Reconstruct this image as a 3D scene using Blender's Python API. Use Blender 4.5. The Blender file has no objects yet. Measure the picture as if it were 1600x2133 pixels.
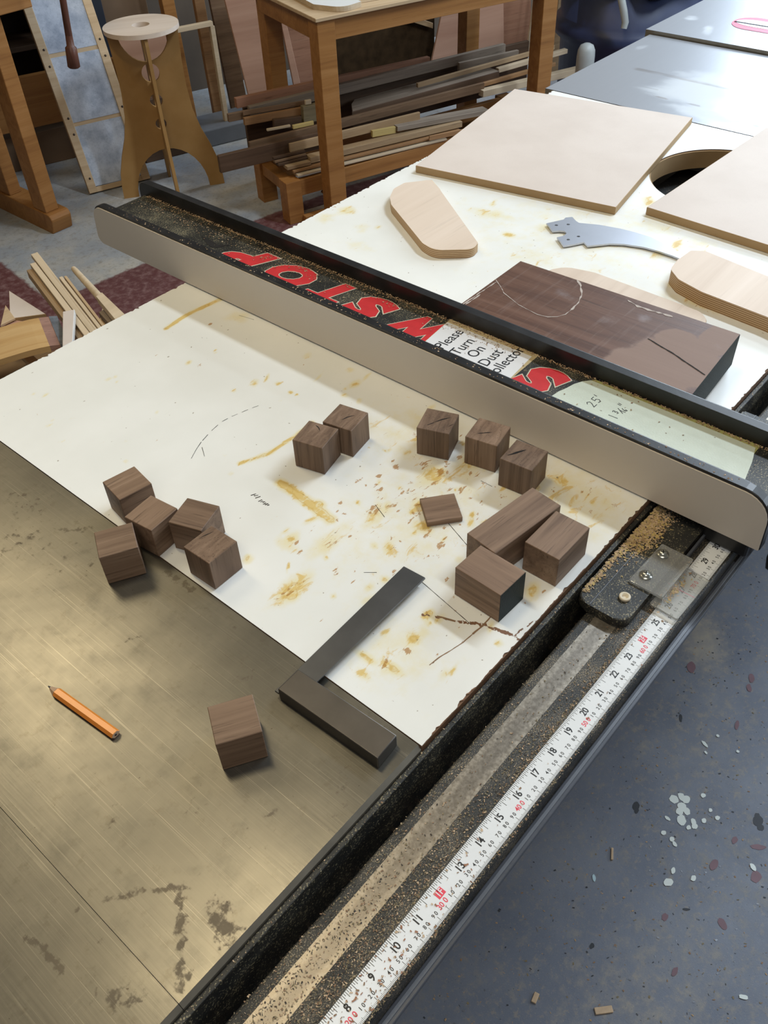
import bpy, bmesh, math, random
import numpy as np
from mathutils import Vector, Matrix
random.seed(7)
rng = np.random.default_rng(7)
S = bpy.context.scene
COL = S.collection
PI = math.pi
FLOOR = -0.865
YAW = math.radians(-18.5)           # the room is turned against the saw

# ------------------------------------------------------------------ camera
cd = bpy.data.cameras.new('camera'); cam = bpy.data.objects.new('camera', cd); COL.objects.link(cam)
CR = ((0.65224044, -0.75712323, -0.03669906), (-0.54242472, -0.43236952, -0.72029995), (0.52948827, 0.48971524, -0.69269124))
mw = Matrix.Identity(4)
for i in range(3):
    mw[i][0] = CR[0][i]; mw[i][1] = -CR[1][i]; mw[i][2] = -CR[2][i]
mw.translation = (-0.28923862, -0.16467917, 0.63661183)
cam.matrix_world = mw
cd.sensor_fit = 'VERTICAL'; cd.sensor_height = 36.0; cd.lens = 1821.24 / 2133 * 36
cd.clip_start = 0.01; cd.clip_end = 60
S.camera = cam

# ------------------------------------------------------------------ world, lights, exposure
w = bpy.data.worlds.new('world'); S.world = w; w.use_nodes = True
w.node_tree.nodes['Background'].inputs[0].default_value = (0.55, 0.65, 0.8, 1)
w.node_tree.nodes['Background'].inputs[1].default_value = 0.3
S.view_settings.view_transform = 'Standard'; S.view_settings.look = 'None'
S.view_settings.gamma = 1.0; S.view_settings.use_curve_mapping = False
S.view_settings.exposure = -1.06
def rp(u, v, z): return Vector((math.cos(YAW) * u - math.sin(YAW) * v, math.sin(YAW) * u + math.cos(YAW) * v, z))
def area(name, loc, to, sx, sy, power, col):
    l = bpy.data.lights.new(name, 'AREA'); l.shape = 'RECTANGLE'; l.size = sx; l.size_y = sy
    l.energy = power; l.color = col
    o = bpy.data.objects.new(name, l); COL.objects.link(o); o.location = loc
    d = (Vector(to) - Vector(loc)).normalized()
    if d.z > -0.99: o.rotation_euler = d.to_track_quat('-Z', 'Y').to_euler()   # ceiling lamps hang level
    return o
COOL = (0.76, 0.88, 1.0); WARM = (1.0, 0.84, 0.54); NEUT = (1.0, 0.95, 0.86)
area('daylight_window', rp(4.78, 2.98, 1.58), rp(3.0, 2.98, 1.34), 1.50, 1.50, 240, COOL)
area('daylight_window_front', rp(4.78, -1.1, 1.20), rp(1.0, -.6, -.6), 2.2, 1.30, 170, COOL)
area('ceiling_row_right', (2.40, -0.12, 2.28), (2.38, -0.12, 0), 0.22, 1.1, 150, COOL)
area('ceiling_row_far_right', (4.05, -0.20, 2.28), (4.0, -0.20, 0), 0.30, 2.4, 90, COOL)
area('ceiling_tube_far', (0.32, 2.45, 2.28), (0.32, 2.3, 0), 0.60, 1.4, 44, WARM)
area('ceiling_tube_near', (0.13, 0.80, 2.28), (0.13, 0.80, 0), 0.16, 0.45, 24, WARM)
area('fill_panel_behind', (-1.5, -0.9, 2.28), (-1.4, -0.8, 0), 2.4, 1.6, 68, NEUT)  # added fill light behind the camera, lifts the ambient and the near fence face

# ------------------------------------------------------------------ helpers: nodes
class G:
    def __init__(s, name):
        s.mat = bpy.data.materials.new(name); s.mat.use_nodes = True
        s.nt = s.mat.node_tree; s.nt.nodes.clear()
        s.out = s.nt.nodes.new('ShaderNodeOutputMaterial')
        s._c = {}
    def put(s, sock, v):
        if v is None: return
        if isinstance(v, bpy.types.NodeSocket): s.nt.links.new(v, sock)
        elif isinstance(v, (int, float)):
            dv = sock.default_value
            sock.default_value = v if isinstance(dv, float) else ((v, v, v, 1) if len(dv) == 4 else (v, v, v))
        else:
            v = tuple(v)
            if len(sock.default_value) == 4 and len(v) == 3: v += (1,)
            sock.default_value = v
    def n(s, t, ins=None, **props):
        nd = s.nt.nodes.new('ShaderNode' + t)
        for k, v in props.items(): setattr(nd, k, v)
        for k, v in (ins or {}).items(): s.put(nd.inputs[k], v)
        return nd
    def co(s, k='Object'):
        if k not in s._c: s._c[k] = s.n('TexCoord').outputs[k]
        return s._c[k]
    def rnd(s):
        if 'rnd' not in s._c: s._c['rnd'] = s.n('ObjectInfo').outputs['Random']
        return s._c['rnd']
    def map(s, vec, sc=(1, 1, 1), rot=(0, 0, 0), loc=(0, 0, 0)):
        return s.n('Mapping', {0: vec, 'Location': loc, 'Rotation': rot, 'Scale': sc}).outputs[0]
    def noise(s, vec, sc, det=3, ro=0.55, dist=0.0):
        return s.n('TexNoise', {'Vector': vec, 'Scale': sc, 'Detail': det, 'Roughness': ro, 'Distortion': dist}).outputs[0]
    def m(s, op, a, b=0.0, clamp=False):
        return s.n('Math', {0: a, 1: b}, operation=op, use_clamp=clamp).outputs[0]
    def ss(s, x, a, b, lo=0.0, hi=1.0):
        return s.n('MapRange', {0: x, 1: a, 2: b, 3: lo, 4: hi}, interpolation_type='SMOOTHSTEP').outputs[0]
    def ramp(s, f, *st):
        nd = s.n('ValToRGB', {0: f}); e = nd.color_ramp.elements
        while len(e) < len(st): e.new(0.5)
        for k, (p, c) in enumerate(st):
            e[k].position = p; e[k].color = (c, c, c, 1) if isinstance(c, (int, float)) else tuple(c) + (1,)
        return nd.outputs[0]
    def mix(s, f, a, b, mode='MIX'):
        nd = s.n('Mix', data_type='RGBA', blend_type=mode)
        s.put(nd.inputs[0], f); s.put(nd.inputs[6], a); s.put(nd.inputs[7], b)
        return nd.outputs[2]
    def attr(s, name): return s.n('Attribute', attribute_name=name).outputs['Fac']
    def bump(s, h, st=0.2, d=0.001, normal=None):
        return s.n('Bump', {'Height': h, 'Strength': st, 'Distance': d, 'Normal': normal}).outputs[0]
    def done(s, base, rough=0.5, metal=0.0, spec=0.5, normal=None, coat=0.0, trans=0.0, ior=None, **kw):
        b = s.n('BsdfPrincipled', {'Base Color': base, 'Roughness': rough, 'Metallic': metal, 'Specular IOR Level': spec,
                                   'Normal': normal, 'Coat Weight': coat, 'Transmission Weight': trans, 'IOR': ior})
        for k, v in kw.items(): s.put(b.inputs[k.replace('_', ' ')], v)
        s.nt.links.new(b.outputs[0], s.out.inputs[0])
        return s.mat
def plain(name, c, rough=0.5, metal=0.0, var=0.12, sc=30, spec=0.5, bump=0.0, coat=0.0):
    g = G(name); v = g.co()
    nz = g.noise(v, sc, 4)
    col = g.mix(nz, [x * (1 - var) for x in c], [min(1, x * (1 + var)) for x in c])
    return g.done(col, rough, metal, spec, g.bump(g.noise(v, sc * 8, 2), bump) if bump else None, coat)
def wood(name, dark, mid, light, k=1.0, rough=0.5, rot=(0, 0, 0), pores=0.5, spec=0.35, vary=0.25, skew=(1.6, 38, 38), twist=0.0):
    """grain runs along local X (turn it with rot)"""
    g = G(name)
    r = g.rnd()
    off = g.n('CombineXYZ', {0: g.m('MULTIPLY', r, 7.3), 1: g.m('MULTIPLY', r, 31.7), 2: g.m('MULTIPLY', r, 17.1)}).outputs[0]
    v = g.map(g.co(), (1, 1, 1), rot)
    v = g.n('VectorMath', {0: v, 1: off}, operation='ADD').outputs[0]
    rings = g.noise(g.map(v, [q * k for q in skew], (twist, 0, 0)), 1.0, 4, 0.6, 1.2)
    fine = g.noise(g.map(v, (14 * k, 320 * k, 320 * k)), 1.0, 3, 0.6)
    big = g.noise(g.map(v, (3 * k, 9 * k, 9 * k)), 1.0, 2)
    c = g.ramp(g.m('ADD', g.m('MULTIPLY', rings, 0.75), g.m('MULTIPLY', big, 0.25)), (0.3, dark), (0.5, mid), (0.72, light))
    c = g.mix(g.m('MULTIPLY', g.ss(fine, 0.42, 0.30), pores), c, [x * 0.45 for x in dark])
    tint = g.m('ADD', g.m('MULTIPLY', r, 2 * vary), 1 - vary)
    c = g.mix(1.0, c, g.n('CombineColor', {0: tint, 1: tint, 2: tint}).outputs[0], 'MULTIPLY')
    return g.done(c, rough, 0, spec, g.bump(fine, 0.12, 0.0006))

# ------------------------------------------------------------------ helpers: meshes
def link(name, me, mats, parent=None, loc=None):
    o = bpy.data.objects.new(name, me); COL.objects.link(o)
    for m_ in (mats if isinstance(mats, (list, tuple)) else [mats]): me.materials.append(m_)
    if parent is not None: o.parent = parent
    if loc is not None: o.location = loc
    return o
def tag(o, label=None, cat=None, group=None, kind=None):
    if label: o['label'] = label
    if cat: o['category'] = cat
    if group: o['group'] = group
    if kind: o['kind'] = kind
    return o
def thing(name, label, cat, loc=(0, 0, 0), rz=0.0, group=None):
    o = bpy.data.objects.new(name, None); COL.objects.link(o)
    o.empty_display_size = 0.05; o.location = loc; o.rotation_euler = (0, 0, rz)
    return tag(o, label, cat, group)
def from_bm(name, bm, mats, parent=None, loc=None, smooth=False):
    bmesh.ops.recalc_face_normals(bm, faces=bm.faces[:])
    me = bpy.data.meshes.new(name); bm.to_mesh(me); bm.free()
    if smooth:
        me.polygons.foreach_set('use_smooth', [True] * len(me.polygons))
    return link(name, me, mats, parent, loc)
def add_box(bm, a, b, bev=0.0, seg=2, mi=0):
    a = Vector(a); b = Vector(b)
    r = bmesh.ops.create_cube(bm, size=1.0)
    vs = r['verts']; c = (a + b) / 2; d = b - a
    for v in vs: v.co = Vector((v.co.x * d.x, v.co.y * d.y, v.co.z * d.z)) + c
    fs = {f for v in vs for f in v.link_faces}
    if mi:
        for f in fs: f.material_index = mi
    if bev:
        es = list({e for v in vs for e in v.link_edges})
        bmesh.ops.bevel(bm, geom=es, offset=bev, segments=seg, affect='EDGES', profile=0.5, clamp_overlap=True)
def box(name, a, b, mats, parent=None, bev=0.0015, seg=2):
    """axis aligned box a..b in the parent's frame, origin at its middle"""
    a = Vector(a); b = Vector(b); c = (a + b) / 2
    bm = bmesh.new(); add_box(bm, a - c, b - c, bev, seg)
    return from_bm(name, bm, mats, parent, c)
def board(name, P, Q, wid, th, mats, parent=None, bev=0.0012, side=1, roll=0.0):
    """box whose upper edge runs P to Q; wid sideways (side=+1 left of P->Q), th down; local X along it"""
    P = Vector(P); Q = Vector(Q); X = (Q - P); L = X.length; X.normalize()
    Y = Vector((0, 0, 1)).cross(X).normalized(); Z = X.cross(Y)
    if roll:
        R = Matrix.Rotation(roll, 3, X); Y = R @ Y; Z = R @ Z
    c = (P + Q) / 2 + Y * (wid / 2 * side) - Z * (th / 2)
    bm = bmesh.new(); add_box(bm, (-L / 2, -wid / 2, -th / 2), (L / 2, wid / 2, th / 2), bev)
    o = from_bm(name, bm, mats, parent)
    m = Matrix((X, Y, Z)).transposed().to_4x4(); m.translation = c
    if parent is not None: o.matrix_parent_inverse = Matrix.Identity(4)
    o.matrix_basis = m
    return o
def rounded(pts, r, n=6):
    """round the corners of polygon pts; r one radius or a list"""
    out = []; N = len(pts)
    for i in range(N):
        p = Vector(pts[i]).to_2d(); a = Vector(pts[i - 1]).to_2d(); b = Vector(pts[(i + 1) % N]).to_2d()
        ri = r[i] if isinstance(r, (list, tuple)) else r
        if ri <= 0: out.append((p.x, p.y)); continue
        u = (a - p).normalized(); v = (b - p).normalized()
        ang = math.acos(max(-1, min(1, u.dot(v)))); t = min(ri / math.tan(ang / 2), (a - p).length * .49, (b - p).length * .49)
        rr = t * math.tan(ang / 2); c = p + (u + v).normalized() * (rr / math.sin(ang / 2))
        s0 = p + u * t - c; s1 = p + v * t - c
        a0 = math.atan2(s0.y, s0.x); a1 = math.atan2(s1.y, s1.x); d = (a1 - a0 + PI) % (2 * PI) - PI
        for k in range(n + 1):
            q = a0 + d * k / n; out.append((c.x + rr * math.cos(q), c.y + rr * math.sin(q)))
    return out
AX = {'z': lambda p, q, a: (p, q, a), 'x': lambda p, q, a: (a, p, q), 'y': lambda p, q, a: (p, a, q)}
def prism(name, pts, a0, a1, mats, parent=None, axis='z', bev=0.0, seg=2, both=True, smooth=False):
    """polygon pts swept a0..a1 along axis; material 0 the caps, 1 (if given) the rim"""
    f = AX[axis]; n = len(pts)
    cx = sum(p[0] for p in pts) / n; cy = sum(p[1] for p in pts) / n; ca = (a0 + a1) / 2
    bm = bmesh.new()
    lo = [bm.verts.new(f(p[0] - cx, p[1] - cy, a0 - ca)) for p in pts]
    hi = [bm.verts.new(f(p[0] - cx, p[1] - cy, a1 - ca)) for p in pts]
    fl = bm.faces.new(lo[::-1]); fh = bm.faces.new(hi)
    mi = 1 if isinstance(mats, (list, tuple)) and len(mats) > 1 else 0
    for i in range(n):
        fc = bm.faces.new((lo[i], lo[(i + 1) % n], hi[(i + 1) % n], hi[i])); fc.material_index = mi
    if bev:
        es = list(fh.edges) + (list(fl.edges) if both else [])
        r = bmesh.ops.bevel(bm, geom=es, offset=bev, segments=seg, affect='EDGES', profile=0.5, clamp_overlap=True, material=mi)
        if seg > 2:
            for fc in r['faces']: fc.smooth = True
    return from_bm(name, bm, mats, parent, f(cx, cy, ca))
def mesh_of(cu):
    o = bpy.data.objects.new('tmp', cu); COL.objects.link(o)
    bpy.context.view_layer.update()
    me = bpy.data.meshes.new_from_object(o.evaluated_get(bpy.context.evaluated_depsgraph_get()))
    bpy.data.objects.remove(o); bpy.data.curves.remove(cu)
    return me
def plate(name, loops, th, mats, parent=None, loc=(0, 0, 0), rot=None, bev=0.0):
    """flat plate with holes: loops in local XY, thickness along local Z (centred)"""
    cu = bpy.data.curves.new(name, 'CURVE'); cu.dimensions = '2D'; cu.fill_mode = 'BOTH'
    cu.extrude = th / 2 - bev; cu.bevel_depth = bev; cu.bevel_resolution = 1
    if bev: cu.offset = -bev
    for pts in loops:
        sp = cu.splines.new('POLY'); sp.points.add(len(pts) - 1); sp.use_cyclic_u = True
        for k, p in enumerate(pts): sp.points[k].co = (p[0], p[1], 0, 1)
    me = mesh_of(cu); me.name = name; me.materials.clear()
    o = link(name, me, mats, parent, loc)
    if rot is not None: o.rotation_euler = rot
    return o
def circle(cx, cy, r, n=32, ry=None): return [(cx + r * math.cos(2 * PI * k / n), cy + (ry or r) * math.sin(2 * PI * k / n)) for k in range(n)]
def lathe(name, prof, mats, parent=None, loc=(0, 0, 0), rot=None, n=24):
    bm = bmesh.new(); rings = []
    for r, z in prof:
        rings.append([bm.verts.new((max(r, 1e-5) * math.cos(2 * PI * k / n), max(r, 1e-5) * math.sin(2 * PI * k / n), z)) for k in range(n)])
    for a, b in zip(rings, rings[1:]):
        for k in range(n): bm.faces.new((a[k], a[(k + 1) % n], b[(k + 1) % n], b[k]))
    bm.faces.new(rings[0][::-1]); bm.faces.new(rings[-1])
    o = from_bm(name, bm, mats, parent, loc, smooth=True)
    if rot is not None: o.rotation_euler = rot
    return o
def tube(name, pts, rad, mats, parent=None, res=3, cyc=False):
    cu = bpy.data.curves.new(name, 'CURVE'); cu.dimensions = '3D'; cu.bevel_depth = 1.0; cu.bevel_resolution = res; cu.use_fill_caps = True
    sp = cu.splines.new('POLY'); sp.points.add(len(pts) - 1); sp.use_cyclic_u = cyc
    for k, p in enumerate(pts):
        sp.points[k].co = (p[0], p[1], p[2], 1); sp.points[k].radius = rad[k] if isinstance(rad, (list, tuple)) else rad
    me = mesh_of(cu); me.name = name; me.materials.clear()
    me.polygons.foreach_set('use_smooth', [True] * len(me.polygons))
    return link(name, me, mats, parent)
def ribbon(name, pts, wid, z, mats, parent=None, jit=0.0, taper=False):
    """thin flat stroke (pencil, chalk, crack) lying at height z"""
    P = [Vector(p) for p in pts]
    Q = []
    for a, b in zip(P, P[1:]):
        k = max(2, int((b - a).length / 0.004))
        Q += [a + (b - a) * (i / k) for i in range(k)]
    Q.append(P[-1]); bm = bmesh.new(); prev = None
    for i, q in enumerate(Q):
        t = (Q[min(i + 1, len(Q) - 1)] - Q[max(i - 1, 0)]).normalized(); nn = Vector((-t.y, t.x))
        ww = wid / 2 * (1 + jit * random.uniform(-1, 1)) * ((math.sin(PI * (i + .35) / (len(Q) - .3)) if taper else 1))
        q = q + nn * random.uniform(-1, 1) * jit * wid * .3
        l = bm.verts.new((q.x + nn.x * ww, q.y + nn.y * ww, z)); r = bm.verts.new((q.x - nn.x * ww, q.y - nn.y * ww, z))
        if prev: bm.faces.new((prev[0], prev[1], r, l))
        prev = (l, r)
    return from_bm(name, bm, mats, parent)
def text_mesh(s, size, bold=0.0, shear=0.0, ext=0.0, sx=1.0):
    cu = bpy.data.curves.new('t', 'FONT'); cu.body = s; cu.size = size; cu.align_x = 'CENTER'; cu.align_y = 'CENTER'
    cu.offset = bold; cu.shear = shear; cu.extrude = ext; cu.resolution_u = 3
    me = mesh_of(cu)
    if sx != 1.0: me.transform(Matrix.Diagonal((sx, 1, 1, 1)))
    return me
def grid(name, x0, x1, y0, y1, step, attrs, mats, parent=None, z=0.0, keep=None, edge=None):
    nx = max(2, int(round((x1 - x0) / step)) + 1); ny = max(2, int(round((y1 - y0) / step)) + 1)
    X, Y = np.meshgrid(np.linspace(x0, x1, nx), np.linspace(y0, y1, ny)); X = X.ravel(); Y = Y.ravel()
    idx = np.arange(nx * ny).reshape(ny, nx)
    F = np.stack([idx[:-1, :-1], idx[:-1, 1:], idx[1:, 1:], idx[1:, :-1]], -1).reshape(-1, 4)
    A = {k: fn(X, Y) for k, fn in attrs.items()}
    if keep is not None:
        X, Y, ok = keep(X, Y); F = F[ok[F].all(1)]
    if edge is not None: X, Y = edge(X, Y)
    cx, cy = (x0 + x1) / 2, (y0 + y1) / 2
    me = bpy.data.meshes.new(name)
    me.from_pydata(np.stack([X - cx, Y - cy, 0 * X], 1).tolist(), [], F.tolist())
    for k, a in A.items():
        at = me.attributes.new(k, 'FLOAT', 'POINT'); at.data.foreach_set('value', a.astype(np.float32))
    bm = bmesh.new(); bm.from_mesh(me)
    bmesh.ops.delete(bm, geom=[v for v in bm.verts if not v.link_faces], context='VERTS'); bm.to_mesh(me); bm.free()
    return link(name, me, mats, parent, (cx, cy, z))
def spots(L):
    """density field from (x, y, sx, sy, angle_deg, weight) blobs and ((polyline), width, weight) strokes"""
    def fn(X, Y):
        D = np.zeros_like(X)
        for b in L:
            if isinstance(b[0], (tuple, list)):
                pl, wd, wt = b
                for p, q in zip(pl, pl[1:]):
                    dx, dy = q[0] - p[0], q[1] - p[1]; t = np.clip(((X - p[0]) * dx + (Y - p[1]) * dy) / (dx * dx + dy * dy), 0, 1)
                    d2 = (X - p[0] - t * dx) ** 2 + (Y - p[1] - t * dy) ** 2
                    D = np.maximum(D, wt * np.exp(-d2 / (wd * wd)))
            else:
                x, y, sx, sy, an, wt = b; c, s_ = math.cos(math.radians(an)), math.sin(math.radians(an))
                a = ((X - x) * c + (Y - y) * s_) / sx; e = (-(X - x) * s_ + (Y - y) * c) / sy
                D = np.maximum(D, wt * np.exp(-(a * a + e * e)))
        return D
    return fn
def flakes(name, pos, size, mats, parent=None, tilt=0.25, lo=0.3):
    """many tiny chips of sawdust as one mesh; pos (n,3)"""
    n = len(pos); sz = rng.uniform(lo, 1.0, n) * size; an = rng.uniform(0, 2 * PI, n); asp = rng.uniform(0.25, 0.9, n)
    V = np.zeros((n, 4, 3))
    for k, (a, b) in enumerate(((-1, -1), (1, -1), (1, 1), (-1, 1))):
        lx = a * sz / 2; ly = b * sz * asp / 2 * rng.uniform(.6, 1, n)
        V[:, k, 0] = pos[:, 0] + lx * np.cos(an) - ly * np.sin(an); V[:, k, 1] = pos[:, 1] + lx * np.sin(an) + ly * np.cos(an)
        V[:, k, 2] = pos[:, 2] + 0.0004 + rng.uniform(0, tilt, n) * sz * .5
    me = bpy.data.meshes.new(name)
    me.from_pydata(V.reshape(-1, 3).tolist(), [], np.arange(4 * n).reshape(-1, 4).tolist())
    ml = mats if isinstance(mats, (list, tuple)) else [mats]
    o = link(name, me, ml, parent)
    me.polygons.foreach_set('material_index', rng.integers(0, len(ml), n).tolist())
    o['kind'] = 'stuff'
    return o

# ------------------------------------------------------------------ materials
def m_laminate():
    g = G('worn_white_laminate'); v = g.co()
    n1 = g.noise(g.map(v, (30, 75, 1), (0, 0, .12)), 1, 6, 0.68, .8); n2 = g.noise(g.map(v, (80, 200, 1), (0, 0, .12)), 1, 5, 0.66, .5); n3 = g.noise(v, 9, 3); n4 = g.noise(g.map(v, (40, 500, 1), (0, 0, 0.5)), 1, 3)
    n5 = g.noise(v, 45, 4, .6)
    c = g.mix(g.ss(n3, .35, .7), (.79, .79, .755), (.83, .83, .80))
    y = g.attr('yellow'); b = g.attr('brown'); d = g.attr('dark'); ch = g.attr('chip')
    film = g.ss(g.m('ADD', y, g.m('MULTIPLY', g.m('SUBTRACT', n5, .5), .8)), .14, .75)
    c = g.mix(g.m('MULTIPLY', film, .60), c, (.76, .64, .27))
    ym = g.ss(g.m('ADD', y, g.m('MULTIPLY', g.m('SUBTRACT', n1, .5), 2.4)), .54, .80)
    c = g.mix(g.m('MULTIPLY', ym, .70), c, (.68, .45, .09))
    rim = g.m('MULTIPLY', g.ss(g.m('ADD', y, g.m('MULTIPLY', g.m('SUBTRACT', n5, .5), .8)), .66, .74), g.ss(g.m('ADD', y, g.m('MULTIPLY', g.m('SUBTRACT', n5, .5), .8)), .86, .76))
    c = g.mix(g.m('MULTIPLY', rim, .42), c, (.58, .36, .07))
    bm = g.ss(g.m('ADD', g.m('ADD', b, g.m('MULTIPLY', y, .22)), g.m('MULTIPLY', g.m('SUBTRACT', n2, .5), 2.8)), .64, .82)
    c = g.mix(g.m('MULTIPLY', bm, .80), c, (.42, .20, .04))
    sp = g.ss(g.noise(v, 150, 1), .765, .79)
    c = g.mix(g.m('MULTIPLY', sp, .7), c, (.22, .17, .11))
    c = g.mix(g.m('MULTIPLY', g.ss(n4, .70, .76), .12), c, (.45, .40, .32))
    c = g.mix(g.m('MULTIPLY', g.ss(g.m('ADD', d, g.m('MULTIPLY', g.m('SUBTRACT', n2, .5), 1.0)), .5, .62), .8), c, (.12, .10, .09))
    cm = g.ss(g.m('ADD', ch, g.m('MULTIPLY', g.m('SUBTRACT', n1, .5), 1.3)), .5, .56)
    c = g.mix(cm, c, (.20, .10, .055))
    return g.done(c, g.m('ADD', .24, g.m('MULTIPLY', n5, .22)), 0, .5, g.bump(g.m('SUBTRACT', n2, g.m('MULTIPLY', cm, 3)), .06, .0006))
def m_iron(name, base, warm, rough):
    g = G(name); v = g.co()
    br = g.noise(g.map(v, (420, 7, 1)), 1, 4, .6); cl = g.noise(v, 9, 4, .6); cl2 = g.noise(v, 28, 5, .65)
    c = g.mix(g.ss(cl, .3, .72), base, warm)
    c = g.mix(g.m('MULTIPLY', g.ss(cl2, .52, .72), .35), c, [x * .62 for x in base])
    c = g.mix(g.m('MULTIPLY', br, .35), c, [x * .7 for x in base])
    l1 = g.noise(g.map(v, (1300, 5, 1), (0, 0, .03)), 1, 2); l2 = g.noise(g.map(v, (9, 900, 1), (0, 0, .35)), 1, 2); l3 = g.noise(g.map(v, (700, 14, 1), (0, 0, -.5)), 1, 2)
    c = g.mix(g.m('MULTIPLY', g.ss(l1, .60, .74), .40), c, (.50, .47, .40))
    c = g.mix(g.m('MULTIPLY', g.ss(l2, .70, .76), .14), c, (.60, .56, .48))
    c = g.mix(g.m('MULTIPLY', g.ss(l3, .70, .75), .35), c, (.10, .085, .065))
    c = g.mix(g.m('MULTIPLY', g.ss(g.noise(v, 70, 5, .7), .54, .70), .38), c, (.13, .115, .09))
    d = g.attr('dark'); n = g.noise(v, 110, 4, .65)
    dm = g.ss(g.m('ADD', d, g.m('MULTIPLY', g.m('SUBTRACT', n, .5), 2.4)), .50, .85)
    c = g.mix(g.m('MULTIPLY', dm, .55), c, (.075, .058, .042))
    bri = g.ss(g.m('ADD', g.attr('bright'), g.m('MULTIPLY', g.m('SUBTRACT', br, .5), .9)), .45, .8)
    c = g.mix(g.m('MULTIPLY', bri, .6), c, (.62, .59, .52))
    sp = g.ss(g.noise(v, 240, 1), .775, .80)
    c = g.mix(g.m('MULTIPLY', sp, .6), c, (.06, .045, .035))
    ro = g.m('ADD', g.m('ADD', rough, g.m('MULTIPLY', cl2, .16)), g.m('MULTIPLY', dm, .15))
    return g.done(c, ro, .88, .5, g.bump(br, .10, .0004))
def m_plate():
    g = G('dusty_bright_iron'); v = g.co()
    cl = g.noise(g.map(v, (6, 3, 1), (0, 0, .3)), 1, 5, .6, .6); f = g.noise(g.map(v, (5, 120, 1)), 1, 3)
    du = g.ss(g.m('ADD', g.attr('dust'), g.m('MULTIPLY', g.m('SUBTRACT', cl, .5), 1.3)), .35, .75)
    c = g.mix(g.m('MULTIPLY', f, .3), (.44, .46, .50), (.34, .36, .40))
    c = g.mix(g.m('MULTIPLY', du, .7), c, (.52, .54, .55))
    c = g.mix(g.m('MULTIPLY', g.ss(g.m('ADD', g.attr('dark'), g.m('MULTIPLY', g.m('SUBTRACT', cl, .5), 1.0)), .45, .7), .6), c, (.22, .19, .18))
    return g.done(c, g.m('ADD', .33, g.m('MULTIPLY', du, .2)), g.m('SUBTRACT', .5, g.m('MULTIPLY', du, .35)), .5, g.bump(f, .1, .0005))
def m_black(name, base=(.012, .012, .013), rough=.42, dust=.0, tan=(.36, .27, .16), sc=700, bump=.25):
    g = G(name); v = g.co()
    n = g.noise(v, sc, 2, .6); n2 = g.noise(v, 26, 4, .6)
    c = g.mix(g.ss(n2, .4, .7), base, [x * 1.9 for x in base])
    if dust:
        dm = g.ss(g.m('ADD', n, g.m('MULTIPLY', g.m('SUBTRACT', n2, .5), .35)), .66 - .2 * dust, .72 - .2 * dust)
        c = g.mix(g.m('MULTIPLY', dm, .8), c, tan)
        c = g.mix(g.m('MULTIPLY', g.ss(n2, .35, .75), .18 * dust), c, tan)
    return g.done(c, rough, 0, .5, g.bump(n, bump, .0006))
def m_concrete():
    g = G('painted_concrete_floor'); v = g.co()
    n = g.noise(v, 5, 5, .6); n2 = g.noise(v, 38, 5, .65); n3 = g.noise(v, 420, 2, .6)
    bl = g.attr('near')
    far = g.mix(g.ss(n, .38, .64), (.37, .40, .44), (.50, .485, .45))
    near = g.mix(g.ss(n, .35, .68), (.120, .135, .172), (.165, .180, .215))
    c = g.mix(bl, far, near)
    c = g.mix(g.m('MULTIPLY', g.ss(n2, .50, .68), .45), c, (.235, .215, .18))
    c = g.mix(g.m('MULTIPLY', g.ss(g.noise(v, 90, 5, .7), .53, .66), .5), c, (.28, .235, .175))
    c = g.mix(g.m('MULTIPLY', g.ss(g.noise(v, 2.2, 3), .35, .6), .25), c, (.10, .12, .17))
    rd = g.ss(g.m('ADD', g.attr('red'), g.m('MULTIPLY', g.m('SUBTRACT', n2, .5), .35)), .42, .58)
    rc = g.mix(g.ss(n2, .40, .72), (.115, .040, .042), (.22, .125, .125))
    c = g.mix(rd, c, rc)
    c = g.mix(g.m('MULTIPLY', g.ss(g.m('ADD', g.attr('dust'), g.m('MULTIPLY', g.m('SUBTRACT', n2, .5), .8)), .3, .9), .55), c, (.42, .36, .26))
    c = g.mix(g.m('MULTIPLY', g.ss(n3, .64, .70), .5), c, (.33, .29, .23))
    c = g.mix(g.m('MULTIPLY', g.ss(g.noise(v, 300, 2), .33, .27), .6), c, (.05, .055, .07))
    return g.done(c, g.m('ADD', .42, g.m('MULTIPLY', n2, .25)), 0, .45, g.bump(g.m('ADD', n2, g.m('MULTIPLY', n3, .4)), .25, .002))
def m_plyedge():
    g = G('birch_plywood_edge')
    z = g.n('SeparateXYZ', {0: g.co()}).outputs[2]
    wv = g.m('SINE', g.m('MULTIPLY', z, 2 * PI / 0.0028))
    c = g.mix(g.ss(wv, -.3, .3), (.30, .17, .075), (.62, .44, .26))
    return g.done(c, .6, 0, .3)
def m_mdf(name, a, b):
    g = G(name); v = g.co()
    c = g.mix(g.ss(g.noise(v, 7, 4, .6), .3, .7), a, b)
    c = g.mix(g.m('MULTIPLY', g.ss(g.noise(v, 900, 2), .58, .70), .22), c, [x * .7 for x in a])
    return g.done(c, .62, 0, .3, g.bump(g.noise(v, 700, 2), .08, .0004))
def m_smudge():
    g = G('smudged_pale_paper'); v = g.co(); r = g.rnd()
    v = g.n('VectorMath', {0: v, 1: g.n('CombineXYZ', {0: r, 1: g.m('MULTIPLY', r, 5), 2: r}).outputs[0]}, operation='ADD').outputs[0]
    c = g.mix(g.ss(g.noise(v, 14, 6, .65), .36, .68), (.56, .60, .68), (.34, .38, .46))
    c = g.mix(g.m('MULTIPLY', g.ss(g.noise(v, 160, 3), .5, .75), .35), c, (.22, .25, .32))
    return g.done(c, .8, 0, .2)
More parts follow.
